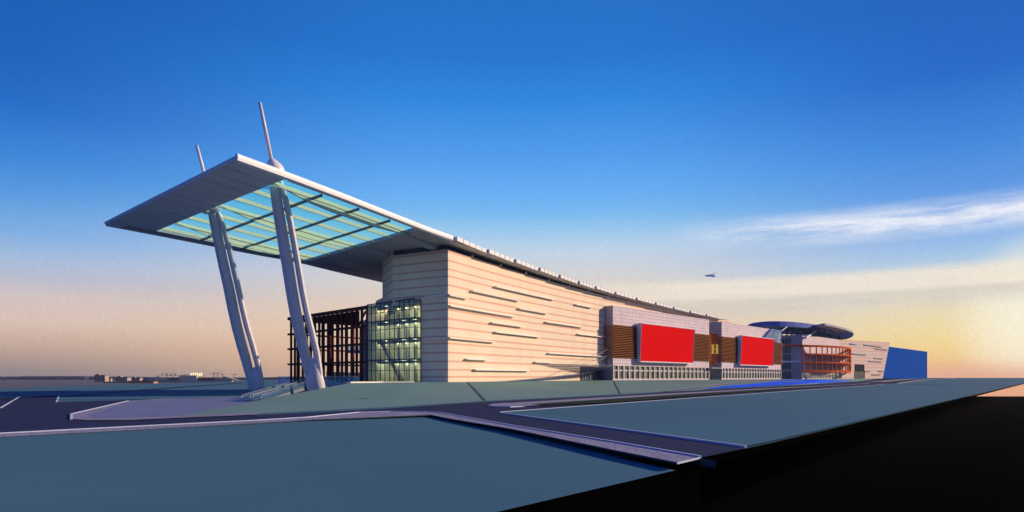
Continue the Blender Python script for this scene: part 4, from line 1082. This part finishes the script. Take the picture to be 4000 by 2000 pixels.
# ------------------------------------------------------------------ far plain and town at the left
sheet('far_plain', [(-5500,150),(-95,150),(90,620),(90,5200),(-5500,5200)], -8.2, M['plain'])
mb = MB(); random.seed(3)
xs = [-3000+k*12 for k in range(230)]
pr = [(x, 2400+12*math.sin(x*.0155)+random.uniform(-4,4), 1.6+1.8*random.random()+1.8*math.sin(x*.0065)+4.0*math.exp(-((x+2150)/800)**2)) for x in xs]
for (x0,y0,h0),(x1,y1,h1) in zip(pr,pr[1:]):
    mb.quad(V(x0,y0,-8.3),V(x1,y1,-8.3),V(x1,y1,h1-2),V(x0,y0,h0-2)); mb.quad(V(x0,y0,h0-2),V(x1,y1,h1-2),V(x1,y1+60,h1-1),V(x0,y0+60,h0-1)); mb.quad(V(x0,y0+60,h0-1),V(x1,y1+60,h1-1),V(x1,y1+200,-8.3),V(x0,y0+200,-8.3))
o = mb.build('far_wood', M['hill']); tag(o, 'dark hazy belt of far trees on the left horizon', 'wood', kind='stuff')
TK = 2.0
def tower(x0, x1, y0, y1, Y, m, label, rows_, cols_, steps=1):
    Y *= TK
    a = at(x0,y1,Y); b = at(x1,y1,Y); F = Frame((a.x,a.y),(b.x,b.y)); zt = CAMZ+(HZ-y0)*Y/FPX; W = F.len
    t = thing('apartment_building', label, 'building', (a.x,a.y,-8.2), 'blocks of the far town')
    mb = MB(); mb.fbox(F, 0, W, -W*.6, 0, -8.2, zt); mb.fbox(F, W*.1, W*.35, -W*.4, -W*.1, zt, zt+4); mb.build('wall', m, t)
    mb = MB(); mb.fbox(F, -.4, W+.4, -W*.6, .4, zt+.01, zt+1.4); mb.build('parapet', M['cityroof'], t)
    for c_ in range(cols_):
        mb = MB(); u = W*(c_+.5)/cols_
        for r_ in range(rows_):
            z = -6+(zt+6)*(r_+.5)/rows_; mb.fbox(F, u-W*.18/cols_*1.4, u+W*.18/cols_*1.4, -.2, .06, z-1.4, z+1.4)
        mb.build('window_bay', M['citywin'], t)
tower(369,410,1467,1498,700,M['citypink'],'tallest hazy pink apartment block on the left skyline',5,4)
tower(414,432,1479,1496,760,M['citypink'],'narrow hazy apartment block just right of the tallest one',4,3)
tower(453,497,1475,1497,740,M['citypink'],'wide hazy apartment block with a dark flat roof in the middle of the skyline',4,5)
tower(513,546,1477,1496,780,M['citypink'],'small hazy apartment block left of the white gabled hall',3,4)
def lowhall(x0, x1, y0, Y, m, label, name='low_building'):
    Y *= TK
    a = at(x0,1500,Y); b = at(x1,1500,Y); F = Frame((a.x,a.y),(b.x,b.y)); zt = CAMZ+(HZ-y0)*Y/FPX
    t = thing(name, label, 'building', (a.x,a.y,-8.2))
    mb = MB(); mb.fbox(F, 0, F.len, -14, 0, -8.2, zt); mb.build('wall', m, t)
    mb = MB(); mb.fbox(F, -.5, F.len+.5, -14.5, .6, zt+.01, zt+1.5); mb.build('roof', M['cityroof'], t)
    mb = MB(); k = int(F.len/10)
    for i in range(k): mb.fbox(F, F.len*(i+.3)/k, F.len*(i+.7)/k, -.1, .05, zt-5.5, zt-2.6)
    mb.build('window_row', M['citywin'], t)
    return F, zt, t
lowhall(404,508,1494,600,M['citypink'],'long low pink building below the apartment blocks')
lowhall(500,600,1491,560,M['cityorange'],'low orange brown building left of the white gabled hall')
lowhall(1275,1345,1458,420,M['cityorange'],'low orange building with dark roof seen through the brown frame, left half')
lowhall(1345,1425,1460,410,M['citycream'],'low cream building with dark roof seen through the brown frame, beside the blue stair tower')
F, zt, hall = lowhall(556,900,1487,640,M['citycream'],'cream hall with white gables under a roof sign, left of the shaded mast','town_hall')
for u, w in ((.08,.2),(.42,.2),(.84,.2)):
    mb = MB(); L0 = F.len
    hgt = 8 if u != .42 else 11
    if u == .42: mb.fbox(F, L0*u, L0*(u+w), -8, 1.0, zt-8, zt+hgt)
    else:
        p = [F(L0*u-8,1,zt+.9),F(L0*(u+w)+8,1,zt+.9),F(L0*(u+w/2),1,zt+.9+hgt)]; q = [v-F.n*8 for v in p]
        mb.face(p); mb.face(q[::-1]); mb.quad(p[0],p[2],q[2],q[0]); mb.quad(p[1],q[1],q[2],p[2])
    mb.build('gable', M['citycream'], hall)
mb = MB(); mb.prism([tuple(F(L0*.02,-13,0)[:2]),tuple(F(L0*.02,-2,0)[:2]),tuple(F(L0*.98,-2,0)[:2]),tuple(F(L0*.98,-13,0)[:2])], zt+1.6, zt+6.6); mb.build('hip_roof', M['cityroof'], hall)
sgn = thing('roof_sign', 'row of rooftop letters on a frame above the cream hall, three of them lit yellow', 'sign', tuple(F(L0*.3,-5,zt+8)))
mb = MB(); zs_ = CAMZ+(HZ-1466)*1280/FPX
mb.bar(F(L0*.14,-5,zs_-1.2),F(L0*.70,-5,zs_-1.2),.5,.5)
for k in range(10): mb.bar(F(L0*(.15+.06*k),-5,zt+6),F(L0*(.15+.06*k),-5,zs_),.4,.4)
mb.build('scaffold', M['signdark'], sgn)
def glyph(mb, ch_, u, z, w, h):
    bx = lambda a,b,c,d: mb.fbox(F, u+a*w, u+b*w, -5.2, -4.8, z+c*h, z+d*h)
    if ch_ == 'T': bx(0,1,.8,1); bx(.4,.6,0,.8)
    if ch_ == 'O': bx(0,.22,0,1); bx(.78,1,0,1); bx(.22,.78,0,.2); bx(.22,.78,.8,1)
    if ch_ == 'W': bx(0,.18,0,1); bx(.82,1,0,1); bx(.41,.59,0,.7); bx(.18,.41,0,.2); bx(.59,.82,0,.2)
    if ch_ == 'N': bx(0,.2,0,1); bx(.8,1,0,1); mb.bar(F(u+.1*w,-5,z+h*.95),F(u+.9*w,-5,z+h*.05),.4,.9)
for k, ch_ in enumerate('TOWN'):
    mb = MB(); glyph(mb, ch_, L0*(.20+.048*k), zs_-.6, 4.6, 4.6); mb.build('letter', M['signdark'], sgn)
for k in range(3):
    mb = MB(); glyph(mb, 'O', L0*(.535+.048*k), zs_-.8, 6.2, 5.4); mb.build('lit_letter', M['siglit'], sgn)
for k, x in enumerate((1870,2150,2190,2240,2360)):
    px = x/2.576; p = at(px,1498,1380); ml = thing('lattice_pylon', ['thin rust coloured crane mast in front of the cream hall','thin grey pylon left of the shaded mast, leftmost of the close four','thin grey pylon left of the shaded mast, second of the close four','thin grey pylon left of the shaded mast, third of the close four','thin pinkish pylon just left of the shaded mast'][k], 'pylon', (p.x,p.y,-8.2), 'thin pylons of the far town')
    mb = MB(); tp_ = CAMZ+(HZ-(1462,1458,1455,1460,1462)[k])*1380/FPX
    for s_ in (-1.4,1.4): mb.bar(V(p.x+s_,p.y,-8.2),V(p.x+s_*.3,p.y,tp_),.5,.5)
    for j in range(6): z = -8+(tp_+8)*j/6; mb.bar(V(p.x-.7,p.y,z),V(p.x+.6,p.y,z+2.5),.2,.2)
    mb.build('frame', M['cityorange'] if k in (0,4) else M['signdark'], ml)
    mb = MB(); mb.bar(V(p.x-8,p.y,tp_-1.2),V(p.x+6,p.y,tp_-.4),.6,.7); mb.build('arm', M['cityorange'] if k in (0,4) else M['signdark'], ml)

hm, hn = nt_new('air haze'); hv = hn.nodes.new('ShaderNodeVolumePrincipled'); ho = hn.nodes.new('ShaderNodeOutputMaterial')
hv.inputs['Color'].default_value = (.86,.84,.86,1); hv.inputs['Density'].default_value = .00005; hv.inputs['Anisotropy'].default_value = .2
hn.links.new(hv.outputs[0], ho.inputs['Volume'])
mb = MB(); mb.box8([V(-5700,-200,-9.4),V(2600,-200,-9.4),V(2600,5400,-9.4),V(-5700,5400,-9.4),V(-5700,-200,46),V(2600,-200,46),V(2600,5400,46),V(-5700,5400,46)])
o = mb.build('haze', hm); tag(o, 'thin pale haze in the air over the whole site', 'haze', kind='stuff')

# ------------------------------------------------------------------ bird
def bird():
    Y = 90; g = lambda x, y, d=0: at(x, y, Y+d)
    zb = lambda x, y: (2700+x/12.88, 1020+y/12.88)
    c = g(*zb(980,720)); mb = MB()
    body = [(655,742,.02),(760,735,.10),(880,730,.14),(1000,728,.16),(1120,735,.14),(1200,760,.05)]
    mb.tube([g(*zb(x,y)) for x,y,_ in body],[r for *_,r in body],10)
    def wing(pts):
        top = [p+V(0,0,.012) for p in pts]; bot = [p-V(0,0,.012) for p in pts]
        mb.face(top); mb.face(bot[::-1])
        for i in range(len(pts)): j = (i+1)%len(pts); mb.quad(bot[i],bot[j],top[j],top[i])
    wing([g(*zb(850,700)),g(*zb(1090,625),.5),g(*zb(1290,560),.9),g(*zb(1270,600),.95),g(*zb(1190,660),.5),g(*zb(1180,720))])
    wing([g(*zb(830,745)),g(*zb(930,775),-.5),g(*zb(1190,805),-.9),g(*zb(1230,720),-.5),g(*zb(1180,730))])
    o = mb.build('bird', M['bird']); tag(o, 'small grey bird with raised wing gliding in the pale sky above the roof', 'bird')
bird()

# ------------------------------------------------------------------ light, sky, camera
SUN_AZ, SUN_EL = 76.0, 19.5                           # clockwise from the view direction (+Y)
sd = bpy.data.lights.new('sun', 'SUN'); sd.energy = 4.9; sd.angle = R(.5); sd.color = (1,.80,.58)
so = bpy.data.objects.new('sun', sd); COL.objects.link(so)
dirv = V(math.sin(R(SUN_AZ))*math.cos(R(SUN_EL)), math.cos(R(SUN_AZ))*math.cos(R(SUN_EL)), math.sin(R(SUN_EL)))
so.rotation_euler = dirv.to_track_quat('Z','Y').to_euler(); so.location = dirv*200

w = bpy.data.worlds.new('World'); sc.world = w; w.use_nodes = True
nt = w.node_tree; nt.nodes.clear(); N = nt.nodes; L = nt.links
out = N.new('ShaderNodeOutputWorld')
sky = N.new('ShaderNodeTexSky'); sky.sky_type = 'NISHITA'; sky.sun_disc = False; sky.sun_elevation = R(SUN_EL); sky.sun_rotation = R(SUN_AZ)
bg1 = N.new('ShaderNodeBackground'); bg1.inputs[1].default_value = .05; L.new(sky.outputs[0], bg1.inputs[0])
tc = N.new('ShaderNodeTexCoord'); nv = N.new('ShaderNodeVectorMath'); nv.operation = 'NORMALIZE'; L.new(tc.outputs['Generated'], nv.inputs[0])
sp = N.new('ShaderNodeSeparateXYZ'); L.new(nv.outputs[0], sp.inputs[0])
def mth(op, a, b=None, c=None, clamp=False):
    n = N.new('ShaderNodeMath'); n.operation = op; n.use_clamp = clamp
    for i, x in enumerate((a,b,c)):
        if x is None: continue
        if isinstance(x, (int,float)): n.inputs[i].default_value = x
        else: L.new(x, n.inputs[i])
    return n.outputs[0]
def mrange(x, a, b, c=0.0, d=1.0, interp='SMOOTHSTEP'):
    n = N.new('ShaderNodeMapRange'); n.interpolation_type = interp; n.clamp = True
    L.new(x, n.inputs[0])
    for i, v in zip((1,2,3,4),(a,b,c,d)): n.inputs[i].default_value = v
    return n.outputs[0]
def lin(c): return tuple((x/255/12.92 if x/255 <= .04045 else ((x/255+.055)/1.055)**2.4) for x in c)
def ramp(x, stops):
    n = N.new('ShaderNodeValToRGB'); L.new(x, n.inputs[0]); e = n.color_ramp.elements
    while len(e) > 1: e.remove(e[-1])
    e[0].position = stops[0][0]; e[0].color = (*lin(stops[0][1]),1)
    for p, c in stops[1:]: k = e.new(p); k.color = (*lin(c),1)
    return n.outputs[0]
def mixc(f, a, b, op='MIX'):
    n = N.new('ShaderNodeMix'); n.data_type = 'RGBA'; n.blend_type = op; n.clamp_factor = True
    if isinstance(f,(int,float)): n.inputs[0].default_value = f
    else: L.new(f, n.inputs[0])
    for i, x in ((6,a),(7,b)):
        if isinstance(x, tuple): n.inputs[i].default_value = (*x,1)
        else: L.new(x, n.inputs[i])
    return n.outputs[2]
z = sp.outputs['Z']; az = mth('ARCTAN2', sp.outputs['X'], sp.outputs['Y'])
left = mrange(az, -.1, -.75)                           # away from the glow
zpos = mth('MULTIPLY_ADD', z, .5, .5)
zz_ = lambda e_: .5+.5*e_
LOWS = [(0,(60,70,95)),(zz_(-.25),(120,110,115)),(zz_(-.08),(226,174,148))]
frontC = ramp(zpos, LOWS+[(zz_(0),(232,186,152)),(zz_(.05),(236,198,164)),(zz_(.11),(231,208,188)),(zz_(.15),(221,214,210)),(zz_(.197),(194,215,235)),(zz_(.227),(156,203,241)),(zz_(.253),(122,187,244)),(zz_(.283),(104,177,248)),(zz_(.335),(82,158,240)),(zz_(.40),(50,138,228)),(zz_(.454),(38,119,211)),(1,(6,44,120))])
frontL = ramp(zpos, LOWS[:1]+[(zz_(-.02),(110,104,112)),(zz_(.007),(150,136,136)),(zz_(.039),(198,169,157)),(zz_(.071),(222,197,183)),(zz_(.1027),(212,198,199)),(zz_(.1247),(186,191,211)),(zz_(.15),(164,190,226)),(zz_(.18),(124,175,231)),(zz_(.2255),(84,154,227)),(zz_(.269),(58,134,220)),(zz_(.325),(32,108,202)),(zz_(.371),(26,98,190)),(1,(5,36,105))])
frontR = ramp(zpos, LOWS+[(zz_(.005),(235,171,134)),(zz_(.02),(240,182,132)),(zz_(.042),(240,206,146)),(zz_(.065),(234,222,184)),(zz_(.09),(224,219,204)),(zz_(.115),(206,214,222)),(zz_(.15),(168,204,236)),(zz_(.18),(142,184,236)),(zz_(.24),(90,152,230)),(zz_(.297),(58,134,222)),(zz_(.371),(30,104,202)),(1,(5,38,110))])
backC = ramp(zpos, [(0,(20,34,70)),(.5,(40,78,160)),(zz_(.15),(40,94,190)),(zz_(.4),(26,94,200)),(1,(6,46,130))])
right = mrange(az, .12, .68)
col = mixc(right, mixc(left, frontC, frontL), frontR)
back = mrange(sp.outputs['Y'], .72, .25)
col = mixc(back, col, backC)
# warm glow low in the right
gd = N.new('ShaderNodeVectorMath'); gd.operation = 'DOT_PRODUCT'; L.new(nv.outputs[0], gd.inputs[0]); ga, ge = R(41.5), R(4.0)
gd.inputs[1].default_value = (math.sin(ga)*math.cos(ge), math.cos(ga)*math.cos(ge), math.sin(ge))
g1_ = mrange(gd.outputs['Value'], .955, 1.0, 0, .55); g2_ = mrange(gd.outputs['Value'], .992, 1.0, 0, .75)
zg1 = mth('MULTIPLY', mrange(z, .18, .05), mrange(z, .0, .035))
col = mixc(mth('MULTIPLY', g1_, zg1), col, lin((250,222,150)))
col = mixc(mth('MULTIPLY', g2_, mrange(z, -.01, .03)), col, lin((255,250,232)))
# clouds as bands of constant elevation
cv = N.new('ShaderNodeCombineXYZ'); L.new(az, cv.inputs[0]); L.new(mth('MULTIPLY', mth('SUBTRACT', z, mth('MULTIPLY', az, -.008)), 9.0), cv.inputs[1])
n1 = N.new('ShaderNodeTexNoise'); n1.inputs['Scale'].default_value = 4.2; n1.inputs['Detail'].default_value = 9; n1.inputs['Roughness'].default_value = .62; n1.inputs['Distortion'].default_value = .5
L.new(cv.outputs[0], n1.inputs['Vector'])
n2 = N.new('ShaderNodeTexNoise'); n2.inputs['Scale'].default_value = 16; n2.inputs['Detail'].default_value = 8; n2.inputs['Roughness'].default_value = .7
L.new(cv.outputs[0], n2.inputs['Vector'])
nn = mth('MULTIPLY_ADD', n2.outputs[0], .35, mth('MULTIPLY', n1.outputs[0], .75))
def band(c0, half, soft=1.0):
    d = mth('ABSOLUTE', mth('SUBTRACT', z, c0)); return mrange(d, half, 0)
c1c = mth('MULTIPLY_ADD', az, -.012, .2125)
m1_ = mth('MULTIPLY', band(c1c, .030), mth('MULTIPLY', mrange(az, .22, .42), mrange(nn, .34, .68)))
col = mixc(mth('MULTIPLY', m1_, 1.15), col, lin((236,240,252)))
up = mth('MULTIPLY', mrange(z, .152, .136), mrange(z, .085, .128)); wv = mrange(nn, .30, .62, .45, 1)
m2_ = mth('MULTIPLY', mth('MULTIPLY', up, wv), mrange(az, -.02, .3))
col = mixc(mth('MULTIPLY', m2_, .9), col, lin((246,234,216)))
lowb = mth('MULTIPLY', mth('MULTIPLY', mrange(z, .122, .112), mrange(z, .085, .104)), mth('MULTIPLY', mrange(az, .0, .3), mrange(nn, .36, .6)))
col = mixc(mth('MULTIPLY', lowb, .6), col, lin((208,200,190)))
# fine grain of the air so the gradient does not band
n3 = N.new('ShaderNodeTexNoise'); n3.inputs['Scale'].default_value = 260; n3.inputs['Detail'].default_value = 2; L.new(nv.outputs[0], n3.inputs['Vector'])
gr = mrange(n3.outputs[0], .3, .7, .965, 1.035, 'LINEAR')
sv_ = N.new('ShaderNodeVectorMath'); sv_.operation = 'SCALE'; L.new(col, sv_.inputs[0]); L.new(gr, sv_.inputs['Scale'])
bg2 = N.new('ShaderNodeBackground'); L.new(sv_.outputs[0], bg2.inputs[0]); bg2.inputs[1].default_value = 1.0
ms = N.new('ShaderNodeMixShader'); ms.inputs[0].default_value = .95; L.new(bg1.outputs[0], ms.inputs[1]); L.new(bg2.outputs[0], ms.inputs[2])
L.new(ms.outputs[0], out.inputs[0])

cd = bpy.data.cameras.new('camera'); cam = bpy.data.objects.new('camera', cd); COL.objects.link(cam)
cam.location = (0,0,CAMZ); cam.rotation_euler = (R(90),0,0)
cd.sensor_width = 36; cd.lens = 36*FPX/4000; cd.shift_y = (HZ-1000)/4000; cd.clip_start = .1; cd.clip_end = 8000
sc.camera = cam
sc.view_settings.view_transform = 'Standard'; sc.view_settings.look = 'None'; sc.view_settings.exposure = 0; sc.view_settings.gamma = 1
sc.cycles.transparent_max_bounces = 16
